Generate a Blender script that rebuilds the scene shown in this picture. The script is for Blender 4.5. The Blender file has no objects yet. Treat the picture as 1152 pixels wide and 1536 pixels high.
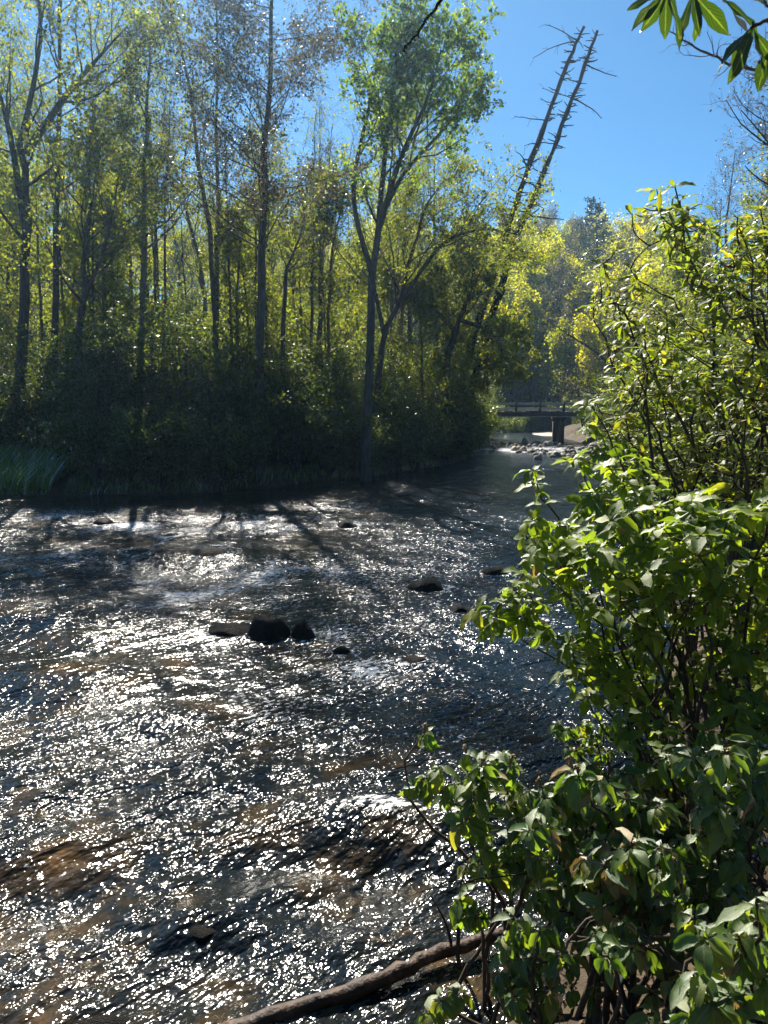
import bpy, math, random
import numpy as np
from mathutils import Vector, Matrix

rng = np.random.default_rng(7)
random.seed(7)
SC = bpy.context.scene
COL = SC.collection

# ------------------------------------------------------------------ camera, world, sun, exposure
EYE = 2.6
PITCH = math.radians(8.2)
FPX = 1160.0
cam_d = bpy.data.cameras.new('camera')
cam_d.sensor_fit = 'VERTICAL'
cam_d.sensor_height = 36.0
cam_d.lens = 36.0 * FPX / 1536.0
cam_d.clip_start = 0.05
cam_d.clip_end = 3000
cam_d.dof.use_dof = True
cam_d.dof.focus_distance = 7.0
cam_d.dof.aperture_fstop = 10.0
cam = bpy.data.objects.new('camera', cam_d)
cam.location = (0, 0, EYE)
cam.rotation_euler = (math.pi / 2 - PITCH, 0, 0)
COL.objects.link(cam)
SC.camera = cam

SUN_EL = math.radians(42.5)
SUN_AZ = math.radians(-13.0)          # left of the view axis (+Y)
world = bpy.data.worlds.new('World')
SC.world = world
world.use_nodes = True
wn = world.node_tree
wn.nodes.clear()
sky = wn.nodes.new('ShaderNodeTexSky')
sky.sky_type = 'NISHITA'
sky.sun_disc = False
sky.sun_elevation = SUN_EL
sky.sun_rotation = SUN_AZ
sky.altitude = 300
sky.air_density = 0.75
sky.dust_density = 0.0
sky.ozone_density = 10.0
bg = wn.nodes.new('ShaderNodeBackground')
bg.inputs['Strength'].default_value = 0.05
wo = wn.nodes.new('ShaderNodeOutputWorld')
tint = wn.nodes.new('ShaderNodeMix'); tint.data_type = 'RGBA'; tint.blend_type = 'MULTIPLY'; tint.inputs[0].default_value = 1.0
tint.inputs[7].default_value = (0.86, 1.14, 1.0, 1)      # white balance of the whole sky
wn.links.new(sky.outputs[0], tint.inputs[6])
wn.links.new(tint.outputs[2], bg.inputs['Color'])
wn.links.new(bg.outputs[0], wo.inputs['Surface'])

sun_d = bpy.data.lights.new('sun', 'SUN')
sun_d.energy = 5.0
sun_d.angle = math.radians(0.53)
sun_d.color = (1.0, 0.93, 0.82)
sun = bpy.data.objects.new('sun', sun_d)
SUNV = Vector((math.sin(SUN_AZ) * math.cos(SUN_EL), math.cos(SUN_AZ) * math.cos(SUN_EL), math.sin(SUN_EL)))
sun.rotation_euler = SUNV.to_track_quat('Z', 'Y').to_euler()
sun.location = (-10, 30, 60)
COL.objects.link(sun)

SC.view_settings.view_transform = 'Standard'
SC.view_settings.look = 'None'
SC.view_settings.gamma = 1.0
SC.view_settings.use_curve_mapping = False
SC.view_settings.exposure = 1.5
SC.render.engine = 'CYCLES'
SC.cycles.use_denoising = True
SC.cycles.max_bounces = 8
SC.cycles.diffuse_bounces = 3
SC.cycles.glossy_bounces = 3
SC.cycles.transmission_bounces = 5
SC.cycles.transparent_max_bounces = 6
SC.cycles.volume_bounces = 0
SC.cycles.sample_clamp_indirect = 4.0
SC.cycles.sample_clamp_direct = 30.0
SC.cycles.caustics_reflective = False
SC.cycles.caustics_refractive = False


# ------------------------------------------------------------------ helpers
def P(px, py, Y):
    """world point seen at photo pixel (px,py) at distance Y along the ground"""
    a = (px - 576.0) / FPX
    v = (768.0 - py) / FPX
    dy = math.cos(PITCH) + v * math.sin(PITCH)
    dz = -math.sin(PITCH) + v * math.cos(PITCH)
    t = Y / dy
    return np.array([a * t, Y, EYE + dz * t])


def G(px, py, z=0.0):
    a = (px - 576.0) / FPX
    v = (768.0 - py) / FPX
    dy = math.cos(PITCH) + v * math.sin(PITCH)
    dz = -math.sin(PITCH) + v * math.cos(PITCH)
    t = (z - EYE) / dz
    return np.array([a * t, dy * t, z])


def nrm(v):
    return v / np.maximum(np.linalg.norm(v, axis=-1, keepdims=True), 1e-9)


def hash2(ix, iy, seed):
    h = (ix.astype(np.int64) * 374761393 + iy.astype(np.int64) * 668265263 + seed * 982451653) & 0xffffffff
    h = ((h ^ (h >> 13)) * 1274126177) & 0xffffffff
    h = h ^ (h >> 16)
    return h


def gnoise(x, y, seed=0):
    """2-D gradient noise, about -0.7..0.7"""
    ix = np.floor(x); iy = np.floor(y)
    fx = x - ix; fy = y - iy
    ux = fx * fx * fx * (fx * (fx * 6 - 15) + 10); uy = fy * fy * fy * (fy * (fy * 6 - 15) + 10)

    def g(dx, dy):
        a = hash2(ix + dx, iy + dy, seed) / 4294967296.0 * 2 * math.pi
        return np.cos(a) * (fx - dx) + np.sin(a) * (fy - dy)
    a = g(0, 0); b = g(1, 0); c = g(0, 1); d = g(1, 1)
    return (a * (1 - ux) + b * ux) * (1 - uy) + (c * (1 - ux) + d * ux) * uy


def fbm(x, y, seed=0, oct=4):
    s = 0; a = 1.0
    for k in range(oct):
        s = s + a * gnoise(x * 2 ** k, y * 2 ** k, seed + k * 17)
        a *= 0.5
    return s


def sstep(a, b, x):
    t = np.clip((x - a) / (b - a), 0, 1)
    return t * t * (3 - 2 * t)


class Acc:
    """collects vertices and faces, then links them as one mesh object"""
    def __init__(self):
        self.v = []; self.q = []; self.t = []; self.uv = []; self.qm = []; self.tm = []; self.n = 0

    def add(self, v, q=None, t=None, uv=None, mat=0):
        v = np.asarray(v, float).reshape(-1, 3)
        self.v.append(v)
        self.uv.append(np.zeros((len(v), 2)) if uv is None else np.asarray(uv, float).reshape(-1, 2))
        if q is not None and len(q):
            q = np.asarray(q, int).reshape(-1, 4) + self.n
            self.q.append(q); self.qm.append(np.full(len(q), mat))
        if t is not None and len(t):
            t = np.asarray(t, int).reshape(-1, 3) + self.n
            self.t.append(t); self.tm.append(np.full(len(t), mat))
        self.n += len(v)

    def mesh(self, name, mats, off=(0, 0, 0), smooth=True):
        v = np.concatenate(self.v) - np.asarray(off, float)
        uv = np.concatenate(self.uv)
        q = np.concatenate(self.q) if self.q else np.zeros((0, 4), int)
        t = np.concatenate(self.t) if self.t else np.zeros((0, 3), int)
        qm = np.concatenate(self.qm) if self.qm else np.zeros(0, int)
        tm = np.concatenate(self.tm) if self.tm else np.zeros(0, int)
        me = bpy.data.meshes.new(name)
        me.vertices.add(len(v)); me.vertices.foreach_set('co', v.ravel())
        loops = np.concatenate([q.ravel(), t.ravel()])
        me.loops.add(len(loops)); me.loops.foreach_set('vertex_index', loops)
        npol = len(q) + len(t)
        me.polygons.add(npol)
        st = np.concatenate([np.arange(len(q)) * 4, len(q) * 4 + np.arange(len(t)) * 3])
        me.polygons.foreach_set('loop_start', st)
        me.polygons.foreach_set('material_index', np.concatenate([qm, tm]).astype(np.int32))
        if smooth:
            me.polygons.foreach_set('use_smooth', np.ones(npol, bool))
        l = me.uv_layers.new(name='UVMap')
        l.data.foreach_set('uv', uv[loops].ravel())
        for m in (mats if isinstance(mats, (list, tuple)) else [mats]):
            me.materials.append(m)
        me.update(calc_edges=True)
        return me

    def build(self, name, mats, parent=None, smooth=True):
        off = (0, 0, 0)
        if parent is not None:
            off = BASE[parent.name]
        me = self.mesh(name, mats, off, smooth)
        return link(name, me, parent)


BASE = {}


def link(name, me, parent=None):
    o = bpy.data.objects.new(name, me)
    COL.objects.link(o)
    if parent is not None:
        o.parent = parent
    return o


def thing(name, label, cat, loc, group=None):
    o = bpy.data.objects.new(name, None)
    o.empty_display_size = 0.2
    o.location = [float(c) for c in loc]
    COL.objects.link(o)
    tag(o, label, cat, group)
    BASE[o.name] = np.asarray(loc, float)
    return o


def tag(o, label=None, cat=None, group=None, kind=None):
    if label: o['label'] = label
    if cat: o['category'] = cat
    if group: o['group'] = group
    if kind: o['kind'] = kind
    return o


def dup(root, loc, rotz, scale, label, group, cat=None):
    r = root.copy(); COL.objects.link(r)
    r.location = [float(c) for c in loc]; r.rotation_euler = (0, 0, rotz)
    r.scale = scale if isinstance(scale, (list, tuple)) else (scale,) * 3
    r['label'] = label
    if group: r['group'] = group
    for ch in root.children:
        c = ch.copy(); COL.objects.link(c); c.parent = r
        for g in ch.children:
            d = g.copy(); COL.objects.link(d); d.parent = c
    return r


def tubes(acc, Pl, R, k=5, mat=0, cap=False):
    """N polylines of m points: Pl (N,m,3), R (N,m)"""
    Pl = np.asarray(Pl, float); R = np.asarray(R, float)
    N, m, _ = Pl.shape
    T = np.gradient(Pl, axis=1)
    T = nrm(T)
    mean = nrm(Pl[:, -1] - Pl[:, 0])
    ref = np.where(np.abs(mean[:, 2:3]) > 0.75, np.array([[1.0, 0.13, 0]]), np.array([[0, 0.1, 1.0]]))
    U = nrm(np.cross(T, ref[:, None, :]))
    V = np.cross(T, U)
    a = np.arange(k) * 2 * math.pi / k
    ring = Pl[:, :, None, :] + R[:, :, None, None] * (np.cos(a)[None, None, :, None] * U[:, :, None, :] + np.sin(a)[None, None, :, None] * V[:, :, None, :])
    idx = np.arange(N * m * k).reshape(N, m, k)
    nx = np.roll(idx, -1, axis=2)
    q = np.stack([idx[:, :-1], nx[:, :-1], nx[:, 1:], idx[:, 1:]], -1).reshape(-1, 4)
    L = np.linspace(0, 1, m)
    uv = np.zeros((N, m, k, 2)); uv[..., 0] = (np.arange(k) / k)[None, None]; uv[..., 1] = L[None, :, None]
    acc.add(ring.reshape(-1, 3), q=q, uv=uv.reshape(-1, 2), mat=mat)
    if cap:
        b = acc.n
        c0 = Pl[:, 0]; c1 = Pl[:, -1]
        base = b - N * m * k
        for i in range(N):
            for (c, row, fl) in ((c0[i], 0, True), (c1[i], m - 1, False)):
                r = base + idx[i, row]
                n0 = acc.n
                acc.v.append(c[None]); acc.uv.append(np.zeros((1, 2))); acc.n += 1
                tt = [[r[(j + 1) % k], r[j], n0] if fl else [r[j], r[(j + 1) % k], n0] for j in range(k)]
                acc.t.append(np.array(tt)); acc.tm.append(np.full(k, mat))


def smooth_path(pts, m):
    """Catmull-Rom through pts resampled to m points"""
    p = np.asarray(pts, float)
    if len(p) == 2:
        return p[0] + (p[1] - p[0]) * np.linspace(0, 1, m)[:, None]
    e = np.concatenate([[2 * p[0] - p[1]], p, [2 * p[-1] - p[-2]]])
    s = np.linspace(0, len(p) - 1 - 1e-6, m)
    i = s.astype(int); f = (s - i)[:, None]
    a, b, c, d = e[i], e[i + 1], e[i + 2], e[i + 3]
    return 0.5 * (2 * b + (c - a) * f + (2 * a - 5 * b + 4 * c - d) * f ** 2 + (3 * b - a - 3 * c + d) * f ** 3)


def sprout(Pl, R, counts, t0, t1, length, ang, m, rfac, up=0.0, wander=0.25, tipr=0.25, lenfall=0.6, r=None, flat=0.0, rmin=0.002):
    """children polylines on parents. counts = number per parent"""
    r = r or rng
    N, M, _ = Pl.shape
    par = np.repeat(np.arange(N), counts)
    K = len(par)
    t = t0 + (t1 - t0) * ((np.concatenate([np.arange(counts)] * N) + r.random(K)) / counts)
    s = t * (M - 1); i = np.minimum(s.astype(int), M - 2); f = (s - i)[:, None]
    p0 = Pl[par, i] * (1 - f) + Pl[par, i + 1] * f
    tan = nrm(Pl[par, i + 1] - Pl[par, i])
    pr = R[par, i] * (1 - f[:, 0]) + R[par, i + 1] * f[:, 0]
    rv = nrm(r.normal(size=(K, 3)) * np.array([1, 1, 1 - flat]))
    perp = nrm(rv - (rv * tan).sum(1, keepdims=True) * tan)
    an = ang * (0.75 + 0.5 * r.random(K))[:, None]
    d = nrm(tan * np.cos(an) + perp * np.sin(an))
    Lm = length if np.ndim(length) else np.full(N, length)
    ln = Lm[par] * (1 - lenfall * (t - t0) / max(t1 - t0, 1e-6)) * (0.65 + 0.7 * r.random(K))
    out = np.zeros((K, m, 3)); out[:, 0] = p0
    st = (ln / (m - 1))[:, None]
    for j in range(1, m):
        out[:, j] = out[:, j - 1] + d * st
        d = nrm(d + r.normal(size=(K, 3)) * wander + np.array([0, 0, up]))
    r0 = np.maximum(np.minimum(pr * rfac, ln * 0.05 + rmin), rmin)
    RR = r0[:, None] * (1 - (1 - tipr) * np.linspace(0, 1, m)[None] ** 0.8)
    return out, RR, ln


def frames(ydir, znorm):
    y = nrm(ydir)
    z = nrm(znorm - (znorm * y).sum(-1, keepdims=True) * y)
    x = np.cross(y, z)
    return np.stack([x, y, z], -1)      # columns


def scatter(acc, tmpl, pos, F, scale, mat=0):
    tv, tq, tt, tuv = tmpl
    n = len(tv); N = len(pos)
    if N == 0: return
    v = pos[:, None, :] + np.einsum('nij,vj->nvi', F, tv) * np.asarray(scale)[:, None, None]
    off = (np.arange(N) * n)[:, None, None]
    q = (np.asarray(tq)[None] + off).reshape(-1, 4) if len(tq) else None
    t = (np.asarray(tt)[None] + off).reshape(-1, 3) if len(tt) else None
    acc.add(v.reshape(-1, 3), q=q, t=t, uv=np.tile(tuv, (N, 1)), mat=mat)


def leaf_tmpl(wid=0.36, rows=4, droop=0.5, fold=0.25, tip=1.0, wavy=0.0, seed=0, stalk=0.06, belly=0.45):
    """leaf of length 1 along +y, normal +z, midrib fold and droop"""
    r = np.random.default_rng(seed)
    v = []; uv = []
    ang = 0.0; y = 0.0; z = 0.0
    ys = np.linspace(0, 1, rows + 1)
    pts = []
    prev = 0
    for i, s in enumerate(ys):
        d = s - prev; prev = s
        y += d * math.cos(ang); z += d * math.sin(ang)
        pts.append((y, z, ang))
        ang -= droop / rows
    for i, s in enumerate(ys):
        y, z, a = pts[i]
        if belly < 0.5:
            w = wid * (math.sin(math.pi * s ** 0.8) ** (0.75)) if 0 < s < 1 else 0
        else:
            w = wid * (math.sin(math.pi * s ** 1.15) ** 0.8) if 0 < s < 1 else 0
        w = max(w, 0.012)
        w *= 1.0 / 1.0
        for sx in (-1, 0, 1):
            fz = abs(sx) * w * 0.5 * fold + (wavy * math.sin(i * 2.1 + sx + seed) * 0.05 if sx else 0)
            v.append((sx * w * 0.5, y - math.sin(a) * 0, z + fz))
            uv.append(((sx + 1) / 2, s))
    q = []
    for i in range(rows):
        for c in (0, 1):
            a = i * 3 + c
            q.append((a, a + 1, a + 4, a + 3))
    return np.array(v), np.array(q), np.zeros((0, 3), int), np.array(uv)


LEAF2 = (np.array([(0, 0, 0), (0.32, 0.45, 0.06), (0, 1.0, -0.12), (-0.32, 0.45, 0.06)]), np.array([(0, 1, 2, 3)]), np.zeros((0, 3), int),
         np.array([(0.5, 0), (1, 0.45), (0.5, 1), (0, 0.45)]))


# ------------------------------------------------------------------ materials
def new_mat(name):
    m = bpy.data.materials.new(name); m.use_nodes = True
    m.node_tree.nodes.clear()
    return m, m.node_tree.nodes, m.node_tree.links


def rand_value(N, L):
    gi = N.new('ShaderNodeNewGeometry'); oi = N.new('ShaderNodeObjectInfo')
    ad = N.new('ShaderNodeMath'); ad.operation = 'ADD'
    L.new(gi.outputs['Random Per Island'], ad.inputs[0]); L.new(oi.outputs['Random'], ad.inputs[1])
    fr = N.new('ShaderNodeMath'); fr.operation = 'FRACT'
    L.new(ad.outputs[0], fr.inputs[0])
    return fr.outputs[0], oi.outputs['Random']


def ramp(N, L, fac, cols):
    r = N.new('ShaderNodeValToRGB')
    el = r.color_ramp.elements
    el[0].position = cols[0][0]; el[0].color = (*cols[0][1], 1)
    el[1].position = cols[-1][0]; el[1].color = (*cols[-1][1], 1)
    for p, c in cols[1:-1]:
        e = el.new(p); e.color = (*c, 1)
    L.new(fac, r.inputs[0])
    return r.outputs[0]


def leaf_mat(name, cols, trans, tmix=0.5, gloss=0.35, gl=1.0, tree_var=0.0, veins=False, cols2=None):
    m, N, L = new_mat(name)
    rv, ov = rand_value(N, L)
    base = ramp(N, L, rv, cols)
    if cols2:
        b2 = ramp(N, L, rv, cols2)
        mx = N.new('ShaderNodeMix'); mx.data_type = 'RGBA'
        L.new(ov, mx.inputs[0]); L.new(base, mx.inputs[6]); L.new(b2, mx.inputs[7])
        base = mx.outputs[2]
    if veins:
        uvn = N.new('ShaderNodeTexCoord'); sp = N.new('ShaderNodeSeparateXYZ')
        L.new(uvn.outputs['UV'], sp.inputs[0])
        a = N.new('ShaderNodeMath'); a.operation = 'SUBTRACT'; L.new(sp.outputs[0], a.inputs[0]); a.inputs[1].default_value = 0.5
        b = N.new('ShaderNodeMath'); b.operation = 'ABSOLUTE'; L.new(a.outputs[0], b.inputs[0])
        # midrib
        mr = N.new('ShaderNodeMapRange'); L.new(b.outputs[0], mr.inputs[0])
        mr.inputs[1].default_value = 0.02; mr.inputs[2].default_value = 0.07; mr.inputs[3].default_value = 0.75; mr.inputs[4].default_value = 0.0
        # side veins
        c = N.new('ShaderNodeMath'); c.operation = 'MULTIPLY_ADD'; L.new(b.outputs[0], c.inputs[0]); c.inputs[1].default_value = -0.9; L.new(sp.outputs[1], c.inputs[2])
        d = N.new('ShaderNodeMath'); d.operation = 'MULTIPLY'; L.new(c.outputs[0], d.inputs[0]); d.inputs[1].default_value = 44.0
        e = N.new('ShaderNodeMath'); e.operation = 'SINE'; L.new(d.outputs[0], e.inputs[0])
        f = N.new('ShaderNodeMapRange'); L.new(e.outputs[0], f.inputs[0])
        f.inputs[1].default_value = 0.75; f.inputs[2].default_value = 1.0; f.inputs[3].default_value = 0.0; f.inputs[4].default_value = 0.3
        g = N.new('ShaderNodeMath'); g.operation = 'MAXIMUM'; L.new(mr.outputs[0], g.inputs[0]); L.new(f.outputs[0], g.inputs[1])
        mx = N.new('ShaderNodeMix'); mx.data_type = 'RGBA'
        L.new(g.outputs[0], mx.inputs[0]); L.new(base, mx.inputs[6])
        mx.inputs[7].default_value = (0.16, 0.2, 0.07, 1)
        base = mx.outputs[2]
    if veins:
        sn = N.new('ShaderNodeTexNoise'); sn.inputs['Scale'].default_value = 26; sn.inputs['Detail'].default_value = 4; sn.inputs['Roughness'].default_value = 0.7
        gp_ = N.new('ShaderNodeNewGeometry'); L.new(gp_.outputs['Position'], sn.inputs[0])
        sr = N.new('ShaderNodeMapRange'); L.new(sn.outputs['Fac'], sr.inputs[0]); sr.inputs[1].default_value = 0.62; sr.inputs[2].default_value = 0.70; sr.inputs[3].default_value = 0.0; sr.inputs[4].default_value = 0.75
        sm = N.new('ShaderNodeMix'); sm.data_type = 'RGBA'; L.new(sr.outputs[0], sm.inputs[0]); L.new(base, sm.inputs[6]); sm.inputs[7].default_value = (0.17, 0.125, 0.045, 1)
        base = sm.outputs[2]
    nt = N.new('ShaderNodeTexNoise'); nt.inputs['Scale'].default_value = 40 if veins else 3
    nt.inputs['Detail'].default_value = 3
    hs = N.new('ShaderNodeHueSaturation'); L.new(base, hs.inputs['Color'])
    mrn = N.new('ShaderNodeMapRange'); L.new(nt.outputs['Fac'], mrn.inputs[0]); mrn.inputs[3].default_value = 0.6; mrn.inputs[4].default_value = 1.4
    L.new(mrn.outputs[0], hs.inputs['Value'])
    dif = N.new('ShaderNodeBsdfDiffuse'); L.new(hs.outputs[0], dif.inputs[0])
    tr = N.new('ShaderNodeBsdfTranslucent')
    tm = N.new('ShaderNodeMix'); tm.data_type = 'RGBA'; tm.blend_type = 'MULTIPLY'; tm.inputs[0].default_value = 1.0
    L.new(hs.outputs[0], tm.inputs[6]); tm.inputs[7].default_value = (*trans, 1); tm.clamp_result = False
    L.new(tm.outputs[2], tr.inputs[0])
    ms = N.new('ShaderNodeMixShader'); ms.inputs[0].default_value = tmix
    L.new(dif.outputs[0], ms.inputs[1]); L.new(tr.outputs[0], ms.inputs[2])
    gg = N.new('ShaderNodeBsdfGlossy'); gg.inputs['Roughness'].default_value = gloss
    fr = N.new('ShaderNodeFresnel'); fr.inputs[0].default_value = 1.42
    fm = N.new('ShaderNodeMath'); fm.operation = 'MULTIPLY'; L.new(fr.outputs[0], fm.inputs[0]); fm.inputs[1].default_value = gl
    m2 = N.new('ShaderNodeMixShader'); L.new(fm.outputs[0], m2.inputs[0]); L.new(ms.outputs[0], m2.inputs[1]); L.new(gg.outputs[0], m2.inputs[2])
    if veins:
        bp = N.new('ShaderNodeBump'); bp.inputs['Strength'].default_value = 0.35; bp.inputs['Distance'].default_value = 0.004
        L.new(nt.outputs['Fac'], bp.inputs['Height']); L.new(bp.outputs[0], gg.inputs['Normal']); L.new(bp.outputs[0], dif.inputs['Normal'])
    o = N.new('ShaderNodeOutputMaterial'); L.new(m2.outputs[0], o.inputs[0])
    return m


def surf_mat(name, cols, scale=6.0, rough=0.85, bump=0.4, bdist=0.02, detail=6, stretch=(1, 1, 1), spec=0.3, vary=0.3, scale2=None):
    m, N, L = new_mat(name)
    tc = N.new('ShaderNodeTexCoord'); mp = N.new('ShaderNodeMapping'); mp.inputs['Scale'].default_value = stretch
    L.new(tc.outputs['Object'], mp.inputs[0])
    nt = N.new('ShaderNodeTexNoise'); nt.inputs['Scale'].default_value = scale; nt.inputs['Detail'].default_value = detail; nt.inputs['Roughness'].default_value = 0.65
    L.new(mp.outputs[0], nt.inputs[0])
    c = ramp(N, L, nt.outputs['Fac'], cols)
    oi = N.new('ShaderNodeObjectInfo')
    hs = N.new('ShaderNodeHueSaturation'); L.new(c, hs.inputs['Color'])
    mr = N.new('ShaderNodeMapRange'); L.new(oi.outputs['Random'], mr.inputs[0]); mr.inputs[3].default_value = 1 - vary; mr.inputs[4].default_value = 1 + vary
    L.new(mr.outputs[0], hs.inputs['Value'])
    pb = N.new('ShaderNodeBsdfPrincipled'); L.new(hs.outputs[0], pb.inputs['Base Color'])
    pb.inputs['Roughness'].default_value = rough; pb.inputs['Specular IOR Level'].default_value = spec
    n2 = N.new('ShaderNodeTexNoise'); n2.inputs['Scale'].default_value = scale2 or scale * 3; n2.inputs['Detail'].default_value = 5
    L.new(mp.outputs[0], n2.inputs[0])
    bp = N.new('ShaderNodeBump'); bp.inputs['Strength'].default_value = bump; bp.inputs['Distance'].default_value = bdist
    L.new(n2.outputs['Fac'], bp.inputs['Height']); L.new(bp.outputs[0], pb.inputs['Normal'])
    o = N.new('ShaderNodeOutputMaterial'); L.new(pb.outputs[0], o.inputs[0])
    return m


M = {}
M['bark'] = surf_mat('bark', [(0.3, (0.035, 0.03, 0.026)), (0.55, (0.085, 0.075, 0.062)), (0.75, (0.15, 0.14, 0.115))], 5, 0.9, 0.8, 0.03, stretch=(3, 3, 0.5))
M['bark_pale'] = surf_mat('bark_pale', [(0.3, (0.09, 0.08, 0.068)), (0.6, (0.17, 0.155, 0.13)), (0.8, (0.24, 0.22, 0.19))], 6, 0.9, 0.6, 0.02, stretch=(3, 3, 0.6))
M['twig'] = surf_mat('twig', [(0.3, (0.07, 0.055, 0.045)), (0.7, (0.16, 0.13, 0.105))], 8, 0.85, 0.2)
M['twig_red'] = surf_mat('twig_red', [(0.3, (0.10, 0.065, 0.055)), (0.7, (0.2, 0.15, 0.13))], 8, 0.85, 0.2)
M['dead'] = surf_mat('dead_bark', [(0.3, (0.010, 0.008, 0.007)), (0.6, (0.028, 0.022, 0.018)), (0.8, (0.06, 0.05, 0.04))], 4, 0.95, 0.9, 0.05, stretch=(3, 3, 1), spec=0.05)
M['stem'] = surf_mat('shrub_stem', [(0.3, (0.025, 0.018, 0.013)), (0.7, (0.075, 0.055, 0.036))], 30, 0.8, 0.4, 0.004, stretch=(1, 1, 0.3))
M['rock_wet'] = surf_mat('wet_rock', [(0.3, (0.006, 0.0055, 0.005)), (0.6, (0.015, 0.0135, 0.0115)), (0.8, (0.03, 0.026, 0.02))], 5, 0.6, 0.9, 0.04, spec=0.07, vary=0.15)
M['rock_dry'] = surf_mat('dry_stone', [(0.3, (0.14, 0.12, 0.095)), (0.6, (0.26, 0.235, 0.195)), (0.8, (0.36, 0.33, 0.28))], 5, 0.8, 0.6, 0.03, vary=0.45)
M['sand'] = surf_mat('sand', [(0.3, (0.24, 0.205, 0.16)), (0.6, (0.34, 0.30, 0.24)), (0.8, (0.42, 0.38, 0.31))], 1.5, 0.9, 0.6, 0.03, scale2=14)
M['log'] = surf_mat('log_wood', [(0.35, (0.012, 0.007, 0.005)), (0.52, (0.045, 0.022, 0.011)), (0.72, (0.15, 0.09, 0.05))], 9, 0.6, 0.9, 0.012, stretch=(1, 1, 1), scale2=40)
M['wood_bridge'] = surf_mat('bridge_timber', [(0.3, (0.045, 0.04, 0.036)), (0.7, (0.10, 0.09, 0.08))], 4, 0.8, 0.4)
M['wood_rail'] = surf_mat('rail_timber', [(0.3, (0.38, 0.37, 0.34)), (0.7, (0.55, 0.54, 0.5))], 4, 0.8, 0.4)
M['steel'] = surf_mat('girder_steel', [(0.3, (0.03, 0.032, 0.036)), (0.7, (0.06, 0.062, 0.068))], 3, 0.6, 0.2)
M['stalk'] = surf_mat('dry_stalk', [(0.3, (0.34, 0.29, 0.2)), (0.7, (0.5, 0.44, 0.33))], 10, 0.7, 0.2)
M['ground'] = surf_mat('leaf_litter_ground', [(0.25, (0.02, 0.015, 0.010)), (0.45, (0.05, 0.036, 0.022)), (0.6, (0.085, 0.06, 0.033)), (0.78, (0.045, 0.055, 0.02))], 0.9, 0.95, 1.0, 0.08, detail=9, scale2=9, vary=0.0)
M['litter'] = leaf_mat('dead_leaves', [(0, (0.10, 0.05, 0.022)), (0.5, (0.2, 0.11, 0.05)), (1, (0.28, 0.19, 0.10))], (1.2, 0.8, 0.5), 0.25, 0.6, 0.4)
M['grass'] = leaf_mat('grass_blades', [(0, (0.07, 0.14, 0.018)), (1, (0.14, 0.22, 0.035))], (3.5, 3.5, 1.0), 0.55, 0.4)

M['spring'] = leaf_mat('spring_leaves', [(0, (0.05, 0.085, 0.018)), (0.6, (0.085, 0.115, 0.022)), (1, (0.13, 0.14, 0.03))], (3.6, 3.1, 0.8), 0.6, 0.5, 0.12)
M['maple'] = leaf_mat('maple_leaves', [(0, (0.045, 0.095, 0.016)), (0.6, (0.07, 0.12, 0.02)), (1, (0.11, 0.14, 0.03))], (3.4, 3.1, 0.8), 0.55, 0.5, 0.15)
M['tuft'] = leaf_mat('feathery_tufts', [(0, (0.06, 0.075, 0.035)), (0.6, (0.10, 0.09, 0.05)), (1, (0.14, 0.11, 0.07))], (1.5, 1.3, 0.7), 0.45, 0.5, 0.5)
M['under'] = leaf_mat('undergrowth_leaves', [(0, (0.035, 0.06, 0.015)), (0.6, (0.06, 0.09, 0.02)), (1, (0.10, 0.12, 0.035))], (3.0, 2.8, 0.7), 0.5, 0.45, 0.25)
M['hill_green'] = leaf_mat('hill_leaves', [(0, (0.10, 0.14, 0.018)), (1, (0.17, 0.19, 0.025))], (3.4, 3.1, 0.5), 0.62, 0.5, 0.1,
                           cols2=[(0, (0.18, 0.2, 0.018)), (1, (0.27, 0.25, 0.03))])
M['hill_dull'] = leaf_mat('hill_buds', [(0, (0.10, 0.085, 0.06)), (1, (0.15, 0.125, 0.085))], (1.3, 1.2, 0.8), 0.45, 0.6, 0.3,
                          cols2=[(0, (0.09, 0.10, 0.05)), (1, (0.15, 0.14, 0.07))])
M['needle'] = leaf_mat('needles', [(0, (0.018, 0.032, 0.018)), (1, (0.04, 0.058, 0.03))], (1.0, 1.1, 0.7), 0.25, 0.5, 0.5)
M['rhodo'] = leaf_mat('rhododendron_leaf', [(0, (0.05, 0.085, 0.014)), (0.55, (0.09, 0.13, 0.02)), (0.9, (0.14, 0.165, 0.03)), (1, (0.26, 0.24, 0.04))], (3.3, 3.0, 0.6), 0.6, 0.42, 0.3, veins=True)
M['broad'] = leaf_mat('broad_leaf', [(0, (0.055, 0.10, 0.018)), (0.6, (0.10, 0.155, 0.022)), (0.9, (0.15, 0.2, 0.03)), (1, (0.24, 0.25, 0.04))], (3.2, 3.0, 0.6), 0.6, 0.42, 0.35, veins=True)
M['droop'] = leaf_mat('drooping_leaf', [(0, (0.045, 0.10, 0.02)), (0.6, (0.085, 0.15, 0.026)), (0.9, (0.13, 0.18, 0.03)), (1, (0.2, 0.2, 0.04))], (3.3, 3.1, 0.7), 0.55, 0.4, 1.0, veins=True)
M['tan'] = leaf_mat('withered_leaf', [(0, (0.26, 0.17, 0.06)), (1, (0.34, 0.26, 0.13))], (1.2, 1.0, 0.5), 0.4, 0.5, 0.7, veins=True)
M['bud'] = surf_mat('flower_buds', [(0.3, (0.16, 0.10, 0.05)), (0.7, (0.30, 0.21, 0.10))], 60, 0.7, 0.3, 0.003)


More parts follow.
